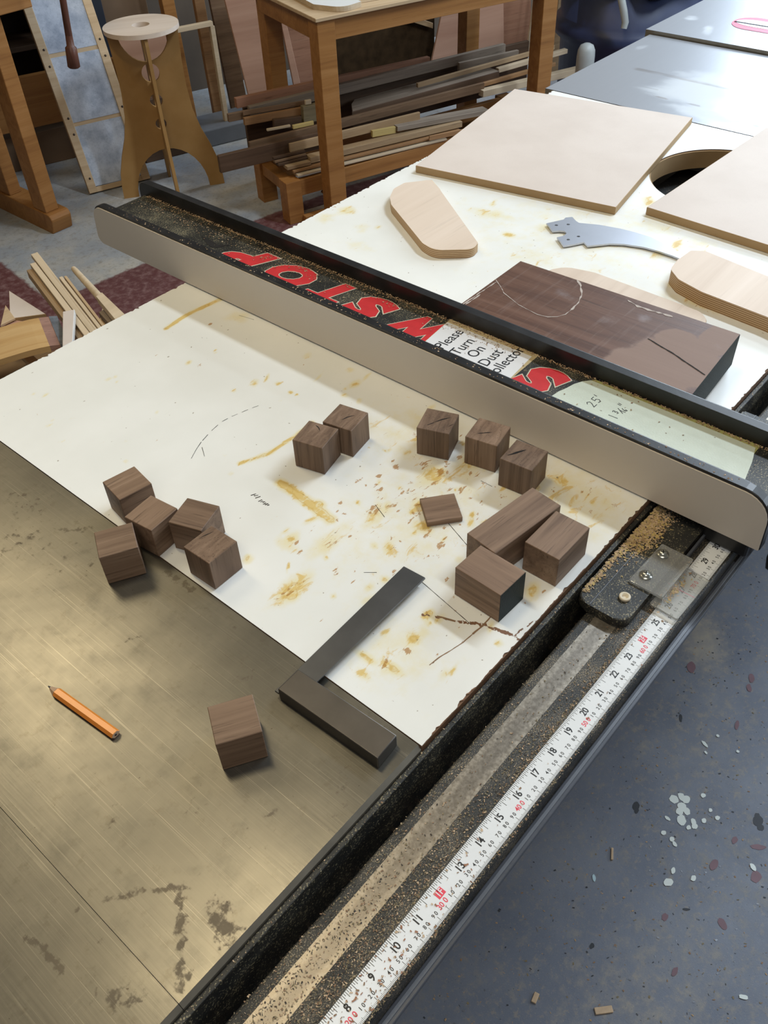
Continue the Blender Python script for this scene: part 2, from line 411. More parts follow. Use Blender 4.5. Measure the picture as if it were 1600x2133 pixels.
MAT = dict(
    laminate=m_laminate(), iron=m_iron('worn_cast_iron', (.172, .163, .142), (.242, .227, .193), .25), plate=m_plate(),
    substrate=plain('brown_particleboard_core', (.17, .095, .055), .85, var=.35, sc=160, bump=.4),
    ironside=plain('machined_iron_edge', (.30, .27, .22), .45, .8, .3, 60),
    black=m_black('black_enamel', rough=.34, bump=.08, sc=300), blackdust=m_black('dusty_black_enamel', (.013, .0135, .013), .5, .35, (.30, .26, .16), 620, .35),
    blackgrain=m_black('black_enamel_full_of_sawdust', (.015, .015, .014), .5, .42, (.30, .24, .155), 900, .5),
    blackmatt=m_black('black_dark_void', (.008, .008, .008), .8, .15, (.10, .075, .05), 200, .1),
    ledge=plain('grey_painted_steel_ledge', (.072, .078, .095), .38, .2, .25, 40), ledgelight=plain('worn_grey_bead', (.14, .148, .165), .42, .2, .2, 60),
    facelam=plain('beige_fence_laminate', (.68, .61, .53), .42, var=.03, sc=6),
    tape=plain('white_tape_measure', (.74, .76, .78), .35, var=.05, sc=40), ink=plain('black_ink', (.012, .012, .014), .5, var=0),
    redink=plain('red_ink', (.75, .06, .10), .5, var=.05), paper=plain('taped_white_paper', (.80, .80, .82), .22, var=.03, sc=20, coat=.6),
    oldtape=plain('yellowed_clear_tape', (.55, .44, .25), .3, var=.2, sc=30), masking=plain('pale_green_masking_tape', (.56, .61, .52), .55, var=.10, sc=60, bump=.3),
    tapeglue=plain('olive_tape_edge', (.36, .35, .12), .6), red=plain('faded_red_vinyl', (.58, .035, .04), .35, var=.22, sc=70), cream=plain('cream_vinyl_outline', (.62, .56, .44), .5, var=.15),
    acrylic=G('clear_scratched_acrylic').done((.97, .97, .94), .05, 0, .5, None, 0, .86, 1.35), zinc=plain('zinc_plated_steel', (.62, .63, .58), .28, .9, .15, 80),
    washer=plain('aged_white_nylon', (.68, .60, .46), .5), hair=plain('red_hairline', (.5, .05, .1), .5),
    mdftop=m_mdf('mdf_face', (.60, .515, .455), (.65, .565, .505)), mdfedge=m_mdf('mdf_edge', (.36, .235, .115), (.43, .29, .15)), mdfbrown=m_mdf('brown_mdf', (.37, .205, .068), (.43, .25, .092)),
    plytop=wood('birch_plywood_face', (.58, .455, .355), (.68, .555, .45), (.74, .62, .52), .45, .55, pores=.12, vary=.06), plyedge=m_plyedge(),
    steel=plain('bright_polished_steel', (.60, .62, .68), .40, .95, .12, 14), holes=plain('dark_bolt_hole', (.10, .06, .03), .8),
    gauge=plain('dark_tool_steel', (.135, .122, .11), .36, .85, .28, 35), gaugeblade=plain('grey_tool_steel_blade', (.14, .14, .143), .36, .85, .3, 30),
    walx=wood('walnut_long_grain', (.105, .060, .036), (.215, .135, .086), (.320, .215, .145), 1.5, .55, vary=.12, pores=.6),
    walz=wood('walnut_upright_grain', (.095, .056, .035), (.19, .12, .078), (.285, .19, .13), 1.5, .55, rot=(0, PI / 2, 0), vary=.12, pores=.6, skew=(1.6, 70, 16), twist=.8),
    waly=wood('walnut_cross_grain', (.10, .058, .035), (.205, .128, .082), (.305, .203, .138), 1.5, .55, rot=(0, 0, PI / 2), vary=.12, pores=.6),
    wax=plain('dark_green_black_end_wax', (.007, .014, .013), .6, var=.5, sc=90, bump=.5, spec=.25), crack=plain('dark_crack', (.006, .004, .003), .9),
    chalk=plain('white_chalk', (.46, .40, .36), .9, var=.3, sc=300), pencilpaint=plain('orange_pencil_paint', (.70, .23, .03), .30, var=.12, sc=60, coat=.3),
    rawwood=plain('bare_pencil_wood', (.45, .30, .19), .7), lead=plain('graphite', (.03, .03, .032), .4),
    oak=wood('orange_oiled_hardwood', (.235, .098, .027), (.33, .148, .042), (.40, .195, .065), .8, .48, vary=.06, pores=.25),
    pine=wood('pale_pine', (.40, .27, .15), (.52, .37, .22), (.60, .45, .29), .7, .6, pores=.15, vary=.12),
    pink=wood('pink_plywood', (.36, .19, .125), (.43, .245, .165), (.50, .30, .21), .3, .6, pores=.12, vary=.10),
    brown=wood('brown_board', (.11, .065, .035), (.17, .10, .055), (.23, .145, .085), .8, .6, vary=.2),
    dark=wood('dark_brown_board', (.05, .028, .016), (.085, .048, .027), (.12, .07, .042), .8, .6, vary=.2),
    grayw=wood('weathered_gray_board', (.14, .105, .078), (.235, .185, .14), (.33, .265, .205), .6, .7, vary=.15),
    tan=wood('tan_board', (.27, .17, .09), (.36, .24, .13), (.43, .30, .175), .8, .6, vary=.12), creamw=wood('cream_board', (.46, .35, .23), (.56, .44, .30), (.64, .52, .37), .7, .6, pores=.15, vary=.08),
    orange=wood('orange_brown_board', (.22, .11, .045), (.30, .16, .07), (.37, .21, .10), .8, .6, vary=.12), redw=wood('reddish_board', (.22, .10, .055), (.30, .145, .085), (.36, .19, .115), .8, .6, vary=.1),
    yellow=wood('yellow_board', (.42, .30, .10), (.50, .37, .14), (.56, .43, .18), .8, .6, vary=.05), olive=wood('olive_brown_block', (.14, .11, .06), (.19, .15, .085), (.24, .19, .11), .8, .65, vary=.05),
    mahog=wood('turned_dark_hardwood', (.055, .022, .015), (.11, .045, .03), (.17, .075, .05), .9, .35, rot=(0, PI / 2, 0), vary=.02),
    smudge=m_smudge(), screw=plain('dark_screw_head', (.06, .045, .035), .5, .5), bark=plain('grey_bark', (.12, .13, .15), .85, var=.75, sc=60, bump=.9),
    yew=wood('yellow_live_edge_wood', (.36, .20, .075), (.50, .31, .13), (.62, .43, .22), .5, .5, pores=.12, vary=.02), heart=wood('purplish_sapwood', (.20, .11, .09), (.27, .155, .12), (.33, .20, .16), .6, .5),
    bluedrum=plain('blue_plastic_drum', (.032, .045, .11), .42, var=.2), bag=plain('black_plastic_bag', (.008, .008, .008), .22, var=.4, sc=20), debris=plain('brown_shavings', (.20, .13, .06), .9, var=.7, sc=70, bump=1.0),
    whiteplastic=plain('white_plastic', (.40, .42, .41), .45), carton=plain('brown_cardboard', (.17, .105, .06), .8, var=.2, sc=14), navy=plain('dark_blue_panel', (.022, .028, .042), .5, var=.2),
    gap=plain('deep_brown_shelf', (.030, .020, .013), .7, var=.4), plinth=plain('blue_grey_plinth_paint', (.15, .165, .19), .5, var=.2, sc=20),
    wall=plain('plaster_wall', (.17, .155, .13), .8, var=.05, sc=5), darkwall=plain('shade_darkened_wall', (.10, .075, .055), .8, var=.3, sc=6), ceil=plain('grey_ceiling', (.26, .245, .215), .8, var=.03, sc=5),  # back wall colour is darkened for the shade it lies in
    shadebrown=plain('mottled_shade_brown', (.036, .021, .010), .95, var=.8, sc=24, spec=.08), drip=plain('white_paint_drip', (.62, .66, .62), .5, var=.05), bluedrip=plain('pale_blue_chip', (.40, .55, .60), .5),  # the mottled brown imitates deep shade on the far floor
    redpatch=plain('dull_red_patch', (.16, .085, .10), .6, var=.3), blackpatch=plain('black_paint_patch', (.02, .022, .028), .6, var=.3), chipm=plain('wood_chip', (.50, .36, .23), .7, var=.25, sc=90), chipm2=plain('brown_wood_chip', (.25, .15, .085), .8, var=.3, sc=90),
    pinkplate=plain('pink_throat_plate', (.62, .16, .24), .55, var=.05), white=plain('white_melamine', (.78, .77, .74), .4, var=.04), lampbody=plain('white_lamp_housing', (.7, .7, .7), .5, var=.02))
def m_strip():
    g = G('rubbed_bare_steel_strip'); v = g.co()
    n = g.noise(v, 260, 4, .65); n2 = g.noise(g.map(v, (3, 60, 1)), 1, 3)
    yy = g.n('SeparateXYZ', {0: v}).outputs[1]
    worn = g.ss(g.m('ABSOLUTE', g.m('SUBTRACT', yy, -.0005)), .008, .0035)
    c = g.mix(g.ss(n, .35, .7), (.25, .22, .18), (.38, .34, .285))
    c = g.mix(g.m('MULTIPLY', worn, .45), c, (.13, .115, .10))
    return g.done(c, g.m('ADD', .27, g.m('MULTIPLY', n, .22)), .7, .5, g.bump(n, .15, .0004))
MAT['strip'] = m_strip()
M = MAT

# ------------------------------------------------------------------ the setting
RED = (((1.20, 2.30), (0.95, 1.95)),)
def fl_red(X, Y):
    u = X * math.cos(YAW) + Y * math.sin(YAW); v = -X * math.sin(YAW) + Y * math.cos(YAW)
    a = np.interp(u, [0.15, .46, .93, 1.14, 1.33, 2.2], [2.63, 2.70, 2.78, 2.815, 2.845, 2.86])
    sm = lambda d: np.clip(.5 + d / .10, 0, 1)
    band = np.minimum(sm(a - v), np.minimum(sm(v - a + .75), sm(u - .1)))
    side = np.minimum(np.minimum(sm(.10 + (v - 2.65) * -.20 - u), sm(u + .7)), np.minimum(sm(v - 2.0), sm(3.2 - v)))
    return np.maximum(band, side)
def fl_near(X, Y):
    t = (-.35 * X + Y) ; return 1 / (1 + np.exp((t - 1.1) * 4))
fl = grid('floor', -3.6, 5.4, -4.2, 5.6, .03, dict(red=fl_red, near=fl_near,
    dust=spots([(0.25, -.15, .35, .25, 0, .50), (.75, 0, .4, .25, 0, .38), (1.45, 2.95, .25, .12, 20, .55), (1.9, 2.9, .3, .2, 0, .4), (1.15, 3.2, .3, .25, 0, .5), (.98, .11, .12, .07, 30, .8), (.85, .02, .06, .05, 0, .5)])),
    m_concrete(), None, FLOOR)
tag(fl, kind='structure')
def room_slab(name, u0, v0, z0, u1, v1, z1, mat):
    o = box(name, (u0, v0, z0), (u1, v1, z1), mat, None, 0)
    o.location = rp((u0 + u1) / 2, (v0 + v1) / 2, (z0 + z1) / 2); o.rotation_euler = (0, 0, YAW); return tag(o, kind='structure')
room_slab('wall_back', -3.2, 4.30, FLOOR, 5.0, 4.42, 2.4, M['darkwall'])
room_slab('wall_left', -3.3, -3.2, FLOOR, -3.2, 4.42, 2.4, M['wall'])
room_slab('wall_front', -3.2, -3.3, FLOOR, 5.0, -3.2, 2.4, M['wall'])
WV0, WV1, WZ0, WZ1 = 2.18, 3.78, 0.80, 2.36
w_ = thing('wall_right', None, None, rp(4.9, 0, 0), YAW); tag(w_, kind='structure')
FV0, FV1 = -2.25, 0.05
for a, b in (((-.06, -3.2, FLOOR), (.06, FV0, 2.4)), ((-.06, FV1, FLOOR), (.06, WV0, 2.4)), ((-.06, WV1, FLOOR), (.06, 4.42, 2.4)), ((-.06, WV0, FLOOR), (.06, WV1, WZ0)), ((-.06, WV0, WZ1), (.06, WV1, 2.4)), ((-.06, FV0, FLOOR), (.06, FV1, .5)), ((-.06, FV0, 1.9), (.06, FV1, 2.4))):
    box('wall_panel', a, b, M['wall'], w_, 0)
for nm_, a0, a1, z0, z1 in (('window_1', WV0, WV1, WZ0, WZ1), ('window_2', FV0, FV1, .5, 1.9)):
    wn = thing(nm_, None, None, rp(4.9, 0, 0), YAW); tag(wn, kind='structure')
    for k in range(5):
        vv = a0 + (a1 - a0) * k / 4; box('window_frame', (-.03, vv - .03, z0), (.03, vv + .03, z1), M['white'], wn, .004)
    for zz in (z0, (z0 + z1) / 2, z1): box('window_frame', (-.03, a0, zz - .03), (.03, a1, zz + .03), M['white'], wn, .004)
room_slab('ceiling', -3.3, -3.3, 2.4, 5.0, 4.42, 2.5, M['ceil'])
cb = box('trim_1', (1.0, 3.56, FLOOR), (1.62, 3.75, FLOOR + .075), M['plinth'], None, .006)
cb.location = rp(1.31, 3.655, FLOOR + .0375); cb.rotation_euler = (0, 0, YAW); tag(cb, kind='structure')
# paint spatter, patches and chips lying on the floor
def discs(name, L, mat, z, parent, kind='stuff'):
    bm = bmesh.new(); 
    for i_, (x, y, r, e, a) in enumerate(L):
        vs = []
        for k in range(12):
            t = 2 * PI * k / 12; rr = r * random.uniform(.85, 1.12); px, py = rr * math.cos(t), rr * e * math.sin(t)
            vs.append(bm.verts.new((x + px * math.cos(a) - py * math.sin(a), y + px * math.sin(a) + py * math.cos(a), z + i_ * .00004)))
        bm.faces.new(vs)
    o = from_bm(name, bm, mat, parent); o['kind'] = kind; return o
fx, fy = fl.location.x, fl.location.y
def onfl(L): return [(x - fx, y - fy, r, e, a) for x, y, r, e, a in L]
discs('paint_spatter', onfl([(.616, -.011, .009, 1, 0), (.629, -.019, .008, .8, 1), (.63, -.028, .009, .8, 0), (.612, -.028, .008, 1, 0), (.609, -.039, .008, .8, 1), (.588, -.04, .010, .8, .4), (.600, -.030, .007, 1, 0), (.575, -.019, .006, .5, 1.4), (.598, -.058, .007, .7, .5), (.592, -.063, .006, .8, 0),
    (.612, -.071, .0055, .8, 0), (.632, -.087, .005, .8, 0), (.583, -.056, .005, .8, 0), (.546, -.027, .005, .8, 0), (.545, -.044, .005, .8, 0), (.54, -.051, .0055, .6, 1), (.656, -.048, .005, .8, 0), (.756, -.002, .008, .4, 1.2), (.638, -.071, .004, .8, 0), (.495, -.072, .006, .6, .3), (.472, -.075, .009, .7, -.5), (.505, -.104, .006, .7, 0), (.587, -.173, .007, .6, 1), (.788, -.013, .003, 1, 0), (.78, -.057, .003, 1, 0), (.384, -.248, .007, .5, -1), (.74, -.012, .004, .6, 1)]), M['drip'], .0006, fl)
discs('paint_flecks', onfl([(.627, -.165, .014, .35, -.9), (.575, -.184, .011, .8, 0), (.416, -.098, .007, .7, 0), (.466, -.175, .011, .6, 1), (.613, -.128, .008, .6, 0), (.904, .10, .014, .6, .4), (.955, -.006, .012, .5, .5), (.93, -.012, .010, .5, .5), (.834, -.031, .012, .35, .3), (.55, -.12, .012, .5, 0), (.35, -.15, .008, .5, 0)]), M['redpatch'], .0005, fl)
discs('black_flecks', onfl([(.673, -.145, .011, .8, 0), (.664, -.153, .007, .8, 0), (.681, -.139, .006, .8, 0), (.56, .035, .010, .6, .2), (.553, .03, .006, .6, .2), (.45, -.119, .006, .35, -.9), (.30, -.03, .005, .7, 0), (.78, .06, .010, .3, .5)]), M['blackpatch'], .0005, fl)
discs('blue_fleck', onfl([(.398, .025, .006, .5, .6)]), M['bluedrip'], .0012, fl)
for (x, y, l, wd, a) in ((.229, -.093, .028, .010, -.75), (.176, -.003, .016, .008, .2), (.454, .023, .022, .004, .5)):
    o = box('wood_chip', (-l / 2, -wd / 2, 0), (l / 2, wd / 2, .003), M['chipm'], fl, .0008); o.location = (x - fx, y - fy, .002); o.rotation_euler = (0, 0, a)
fp = np.stack([rng.uniform(.0, 1.35, 2600) - fx, rng.uniform(-.45, .12, 2600) - fy, np.zeros(2600)], 1)
flakes('floor_sawdust', fp, .0042, [M['tan'], M['olive'], M['chipm2'], M['blackpatch'], M['ledgelight']], fl, .2, .2)

# ------------------------------------------------------------------ table saw: iron wing, white extension, rails
SEAM = 0.0063
saw = thing('table_saw', 'bare worn cast iron saw table filling the lower left, with a pencil on it', 'table saw', (-.3, .45, FLOOR))
wing_dark = spots([(((-.236, .178), (-.216, .161), (-.19, .138)), .0045, .75), (((-.201, .14), (-.218, .116), (-.24, .089), (-.231, .092)), .006, .8), (((-.189, .112), (-.193, .101), (-.196, .09)), .012, .85),
    (-.27, .117, .020, .014, -50, .75), (((-.289, .2), (-.287, .18), (-.287, .161)), .004, .9), (-.258, .158, .006, .005, 0, .8), (-.282, .148, .004, .003, 0, .8), (-.279, .141, .005, .003, 0, .8), (-.255, .189, .003, .003, 0, .8),
    (((-.034, .531), (-.013, .51)), .006, .75), (((-.003, .40), (-.002, .361)), .006, .8), (((-.082, .36), (-.067, .351)), .003, .6), (-.15, .186, .02, .012, 0, .5), (-.116, .133, .02, .01, 0, .5), (-.033, .245, .03, .012, 0, .45), (.0, .12, .006, .03, 0, .5), (-.037, .599, .03, .05, 0, .5), (-.07, .55, .05, .05, 0, .45),
    (-.05, .48, .06, .05, 0, .35), (-.20, .22, .03, .03, 0, .3), (-.13, .13, .05, .02, 0, .35), (-.07, .10, .05, .014, 30, .4), (-.02, .33, .012, .003, 0, .6), (-.01, .29, .012, .004, 40, .5)])
wing_bright = spots([(((-.36, .0845), (.006, .0845)), .006, .40), (-.245, .30, .012, .25, 0, .25)])  # bare front edge and its glare streaks, painted as a lighter colour
wg = grid('extension_wing', -.2475, SEAM - .0006, .0835, .79, .003, dict(dark=wing_dark, bright=wing_bright), M['iron'], saw, .865)
wg.location = (wg.location.x + .3, wg.location.y - .45, .865)
mt = grid('main_table', -.95, -.2479, .0835, .79, .003, dict(dark=wing_dark, bright=wing_bright), M['iron'], saw, .865)
mt.location = (mt.location.x + .3, mt.location.y - .45, .865)
def loc(v): return (v[0] + .3, v[1] - .45, v[2] - FLOOR)
for nm, a, b in (('wing_apron', -.2475, SEAM - .0006), ('table_apron', -.95, -.2479)):
    bm = bmesh.new()
    add_box(bm, (a, .0835, -.040), (b, .79, -.0003)); 
    # chamfered front edge strip
    v = [bm.verts.new(p) for p in ((a, .0835, 0), (b, .0835, 0), (b, .0800, -.004), (a, .0800, -.004), (b, .0800, -.040), (a, .0800, -.040))]
    bm.faces.new((v[0], v[1], v[2], v[3])); bm.faces.new((v[3], v[2], v[4], v[5]))
    for vv in bm.verts: vv.co = Vector(loc(vv.co))
    from_bm(nm, bm, M['ironside'], saw)
box('cabinet', loc((-.80, .16, FLOOR)), loc((-.25, .72, -.05)), M['black'], saw, .006)

HOLE = (1.170, .361, .127)
ext = thing('extension_table', 'long stained white laminate table holding the walnut cubes', 'table', (.7, .45, FLOOR))
XE = 1.366
def el(v): return (v[0] - .7, v[1] - .45, v[2] - FLOOR)
_r = random.Random(11)
def strew(n, x0, x1, y0, y1, smax, w0, w1): return [(_r.uniform(x0, x1), _r.uniform(y0, y1), _r.uniform(.3, 1) * smax * 1.6, _r.uniform(.3, 1) * smax, _r.uniform(-20, 30), _r.uniform(w0, w1)) for _ in range(n)]
MORE_Y = [(.22, .25, .15, .10, 0, .40), (.34, .16, .06, .12, 0, .50), (.07, .16, .06, .06, 0, .40), (.31, .34, .06, .09, 0, .42), (.85, .45, .25, .30, 0, .30)] + strew(46, .05, .37, .09, .36, .006, .6, .95) + strew(34, .04, .36, .10, .36, .009, .5, .85) + strew(14, .24, .37, .22, .60, .008, .45, .8) + strew(22, .62, 1.30, .15, .80, .020, .4, .75) + strew(16, .02, .30, .40, .80, .004, .4, .8)
MORE_B = strew(60, .10, .34, .20, .34, .0055, .6, 1.0) + strew(30, .05, .37, .09, .25, .003, .6, 1.0) + strew(46, .05, .36, .11, .34, .0045, .5, .95) + strew(16, .22, .37, .36, .72, .004, .4, .8) + strew(26, .55, 1.30, .14, .82, .005, .5, .9) + strew(20, .02, .30, .40, .80, .0022, .5, .9)
yel = spots(MORE_Y + [(((.285, .755), (.327, .76), (.372, .755), (.393, .753)), .005, .95), (((.156, .464), (.188, .451), (.233, .449), (.26, .452)), .004, .85), (((.162, .404), (.158, .36), (.154, .322)), .0085, .95), (.1635, .347, .007, .009, 0, .95),
    (.275, .28, .022, .022, 0, .85), (.23, .265, .02, .012, 0, .7), (.205, .24, .012, .02, 0, .75), (.06, .285, .028, .014, 0, .85), (.055, .28, .012, .01, 0, .9), (.13, .30, .04, .014, 0, .62), (.19, .287, .03, .012, 0, .65), (.045, .175, .006, .02, 0, .75), (.088, .156, .010, .012, 0, .75), (.051, .15, .008, .018, 0, .8), (.03, .165, .006, .010, 0, .7),
    (.352, .165, .016, .022, 0, .72), (.354, .115, .014, .012, 0, .62), (.393, .198, .01, .02, 0, .6), (.31, .26, .04, .03, 0, .55), (.27, .23, .05, .03, 0, .45), (.345, .34, .03, .05, 0, .45), (.30, .12, .02, .05, 0, .5), (.10, .33, .01, .02, 0, .5),
    (.29, .54, .006, .005, 0, .8), (.287, .515, .004, .004, 0, .9), (.288, .505, .003, .003, 0, .8), (.348, .463, .012, .007, 0, .75), (.334, .466, .004, .003, 0, .7), (.368, .489, .006, .006, 0, .6), (.163, .72, .006, .004, 0, .7), (.172, .717, .004, .003, 0, .7), (.085, .769, .004, .003, 0, .6), (.39, .578, .006, .008, 0, .6), (.368, .70, .02, .02, 0, .5), (.10, .60, .004, .004, 0, .5),
    (.787, .538, .012, .014, 0, .8), (.83, .60, .018, .05, 10, .62), (.702, .80, .02, .02, 0, .65), (.66, .81, .02, .02, 0, .55), (.723, .40, .012, .05, 0, .5), (.78, .2, .02, .08, 10, .6), (.80, .26, .01, .03, 0, .6), (.75, .47, .05, .06, 0, .4), (.95, .37, .05, .06, 0, .42), (1.13, .56, .03, .05, 0, .5), (.72, .60, .03, .10, 0, .38), (.62, .70, .02, .05, 0, .35), (.92, .30, .04, .04, 0, .5), (1.25, .60, .03, .03, 0, .5)])
brn = spots(MORE_B + [(.283, .30, .008, .006, 0, .8), (.285, .276, .008, .010, 0, .8), (.264, .27, .006, .008, 0, .7), (.229, .265, .006, .006, 0, .7), (.203, .258, .004, .006, 0, .6), (.303, .285, .006, .004, 0, .6), (.285, .755, .003, .003, 0, .7), (.36, .757, .006, .004, 0, .6), (.21, .289, .02, .012, 0, .52), (.13, .30, .02, .01, 0, .48), (.06, .285, .02, .008, 0, .46),
    (.205, .228, .012, .006, 0, .62), (.045, .155, .004, .01, 0, .5), (.24, .28, .03, .02, 0, .42), (.355, .105, .005, .005, 0, .7), (((.60, .76), (.70, .74)), .004, .4), (.72, .60, .006, .003, 40, .6), (.66, .61, .006, .003, 60, .6), (.78, .21, .02, .04, 0, .42), (.70, .825, .02, .008, 0, .6), (.17, .32, .005, .012, 0, .5), (.80, .17, .008, .02, 20, .55)])
drk = spots([(.13, .412, .0025, .003, 0, .75), (.128, .401, .002, .003, 0, .75), (.128, .392, .002, .006, 0, .8), (((.12, .12), (.16, .085)), .0006, .6), (((.30, .70), (.305, .69)), .0012, .7), (((.72, .36), (.76, .30)), .0008, .4)])
def stroke(nm, pts, wd, mat): ribbon(nm, [el((x, y, 0))[:2] for x, y in pts], wd, .86512, M[mat], ext, .3)
PL = [(.127, .514), (.140, .5215), (.154, .528), (.173, .534), (.193, .538), (.207, .5365), (.22, .533), (.234, .5295), (.247, .525)]
stroke('pencil_line', PL[:3], .0007, 'lead')
for k in range(2, 8): a, b = Vector(PL[k]), Vector(PL[k + 1]); stroke('pencil_line', [a + (b - a) * .12, a + (b - a) * .72], .0007, 'lead')
stroke('pencil_line', [(.148, .520), (.139, .505)], .0006, 'lead')
for a, b in (((.226, .222), (.209, .178)), ((.148, .203), (.134, .125)), ((.12, .245), (.128, .235)), ((.20, .30), (.192, .28)), ((.30, .235), (.30, .22)), ((.37, .70), (.375, .675))): stroke('scratch', [a, b], .0006, 'gap')
stroke('laminate_split', [(.1215, .155), (.124, .150), (.128, .138)], .0020, 'chipm2'); stroke('laminate_split', [(.074, .126), (.086, .1245), (.099, .121), (.113, .118), (.126, .117)], .0010, 'chipm2'); stroke('laminate_split', [(.126, .117), (.140, .1155), (.153, .116)], .0016, 'chipm2')
for k in range(3): stroke('scribble', [(.1270 + .0015 * (k % 2), .415 - .0035 * k), (.1325, .4125 - .0035 * k)], .0010, 'gap')
for k in range(6): stroke('scribble', [(.1255 + .0008 * (k % 3), .4015 - .0024 * k), (.1300 - .0006 * (k % 2), .4005 - .0024 * k)], .0012, 'gap')
chp = spots([(((.115, .167), (.121, .155), (.127, .139)), .0022, .68), (((.127, .139), (.14, .119), (.147, .092), (.147, .079)), .0030, .74), (((.074, .126), (.099, .121), (.126, .117), (.153, .116)), .0012, .60), (((.147, .088), (.175, .081)), .0035, .7), (((.30, .081), (.37, .080)), .0018, .62), (((.02, .080), (.12, .080)), .0020, .62), (((.18, .080), (.30, .080)), .0014, .55), (.35, .085, .004, .003, 0, .5)])
def keep(X, Y):
    r = np.hypot(X - HOLE[0], Y - HOLE[1]); ok = r > HOLE[2] - .0045
    near = ok & (r < HOLE[2] + .004); s_ = np.where(near, HOLE[2] / np.maximum(r, 1e-6), 1)
    return HOLE[0] + (X - HOLE[0]) * s_, HOLE[1] + (Y - HOLE[1]) * s_, ok
def ragged(X, Y):
    j = rng.uniform(0, 1, len(X)); 
    hi = Y > .832 - .0005; lo = Y < .0801
    return X, Y - hi * (.0004 + .0040 * j ** 7) + lo * (.0003 + .0022 * j ** 8)
lt = grid('laminate_top', SEAM + .0006, XE, .0800, .832, .003, dict(yellow=yel, brown=brn, dark=drk, chip=chp), m_laminate(), ext, 0, keep, ragged)
lt.location = el((lt.location.x, lt.location.y, 0))
sub = plate('core_board', [[el((x, y, 0))[:2] for x, y in ((SEAM + .0006, .0800), (XE, .0800), (XE, .832), (SEAM + .0006, .832))], [el((x, y, 0))[:2] for x, y in circle(*HOLE, 48)]], .024, M['substrate'], ext, (0, 0, .865 - .0010 - .012))
rg = plate('hole_wall', [[el((x, y, 0))[:2] for x, y in circle(*HOLE, 64)], [el((x, y, 0))[:2] for x, y in circle(HOLE[0], HOLE[1], HOLE[2] - .0025, 64)]], .030, M['mdfedge'], ext, (0, 0, .865 - .0172))
box('router_box', el((1.03, .22, -.40)), el((1.31, .50, -.06)), M['blackmatt'], ext, .003)
for (x, y) in ((.10, .40), (.10, .77), (1.30, .40), (1.30, .77)): box('leg', el((x - .025, y - .025, FLOOR)), el((x + .025, y + .025, -.03)), M['black'], ext, .003)
box('apron', el((.04, .12, -.09)), el((1.34, .14, -.03)), M['black'], ext, .002); box('apron', el((.04, .78, -.09)), el((1.34, .80, -.03)), M['black'], ext, .002)

rail = thing('front_rail', 'long black sawdust-covered rail with rubbed steel strip along the table front', 'fence rail', (.3, .03, -.12))
def rl(v): return (v[0] - .3, v[1] - .03, v[2] + .12)
RX0, RX1 = -.75, 1.80
box('angle_lip', rl((RX0, .0742, -.075)), rl((RX1, .0794, -.0065)), M['blackdust'], rail, .001)
box('bottom_flange', rl((RX0, -.0175, -.080)), rl((RX1, .0794, -.0705)), M['blackmatt'], rail, .001)
bm = bmesh.new(); add_box(bm, rl((RX0, -.0175, -.0705)), rl((RX1, .0582, -.0200)), .0035, 3); from_bm('rail_tube', bm, M['blackgrain'], rail)
box('bare_strip', rl((RX0, .0262, -.0200)), rl((.2600, .0478, -.01985)), M['strip'], rail, 0)
box('bare_strip', rl((.5600, .0262, -.0200)), rl((RX1, .0478, -.01985)), M['strip'], rail, 0)
box('front_ledge', rl((RX0, -.0262, -.0440)), rl((RX1, -.0175, -.0390)), M['ledge'], rail, .0008)
box('ledge_bead', rl((RX0, -.0232, -.0390)), rl((RX1, -.0200, -.0380)), M['ledgelight'], rail, .0004)
o = box('slot', (-.008, -.0012, 0), (.008, .0012, .0002), M['crack'], rail, 0); o.location = rl((.405, -.0188, -.0389))
# tape measure with printed scale
T0 = -.3763; TY0, TY1 = -.0142, .0085; TZ = -.0198
tp = box('measuring_tape', rl((T0 + 6.0 * .0254, TY0, -.0200)), rl((RX1 - .05, TY1, TZ)), M['tape'], rail, 0)
tl = tp.location.copy()
def tpos(x, y): p = Vector(rl((x, y, TZ + .00008))) - tl; return p
bk = bmesh.new(); rd = bmesh.new(); wh = bmesh.new()
def quad(bm, x, y0, y1, wd):
    vs = [bm.verts.new(tpos(*p)) for p in ((x - wd / 2, y0), (x + wd / 2, y0), (x + wd / 2, y1), (x - wd / 2, y1))]; bm.faces.new(vs)
def put(bm, s, x, y, size, bold=0.0, sx=1.0, dz=0.0):
    me = text_mesh(s, size, bold, 0, 0, sx); me.transform(Matrix.Translation(tpos(x, y) + Vector((0, 0, dz)))); bm.from_mesh(me); bpy.data.meshes.remove(me)
for k in range(7 * 16, 42 * 16 + 1):
    x = T0 + k * .0254 / 16; d = next((l for m_, l in ((16, .0125), (8, .0085), (4, .0062), (2, .0045)) if k % m_ == 0), .0032)
    if k % 16 == 0: quad(bk, x, TY1 - .0075, TY1, .00045)
    else: quad(bk, x, TY1 - d * .8, TY1, .00035)
for n_ in range(7, 43):
    x = T0 + n_ * .0254
    if n_ % 12 == 0:
        vs = [rd.verts.new(tpos(x + a, b)) for a, b in ((-.0038, -.0032), (.0038, -.0032), (.0038, .0032), (-.0038, .0032))]; rd.faces.new(vs)
        put(wh, '%dF' % (n_ // 12), x, 0, .0072, .0001, .9, .00006)
    else: put(bk, str(n_), x, 0, .0084, .00018, .92)
for mm in range(180, 1070):
    x = T0 + mm / 1000
    quad(bk, x, TY0, TY0 + (.0048 if mm % 10 == 0 else .0030 if mm % 5 == 0 else .0021), .00022 if mm % 10 else .0003)
    if mm % 100 == 0: put(rd, '%d%d' % (mm // 100, 0) + ' 0', x, -.0066, .0062, .0001, .9)
    elif mm % 10 == 0: put(bk, '%d 0' % (mm // 10 % 10), x, -.0072, .0045, .00006, .9)
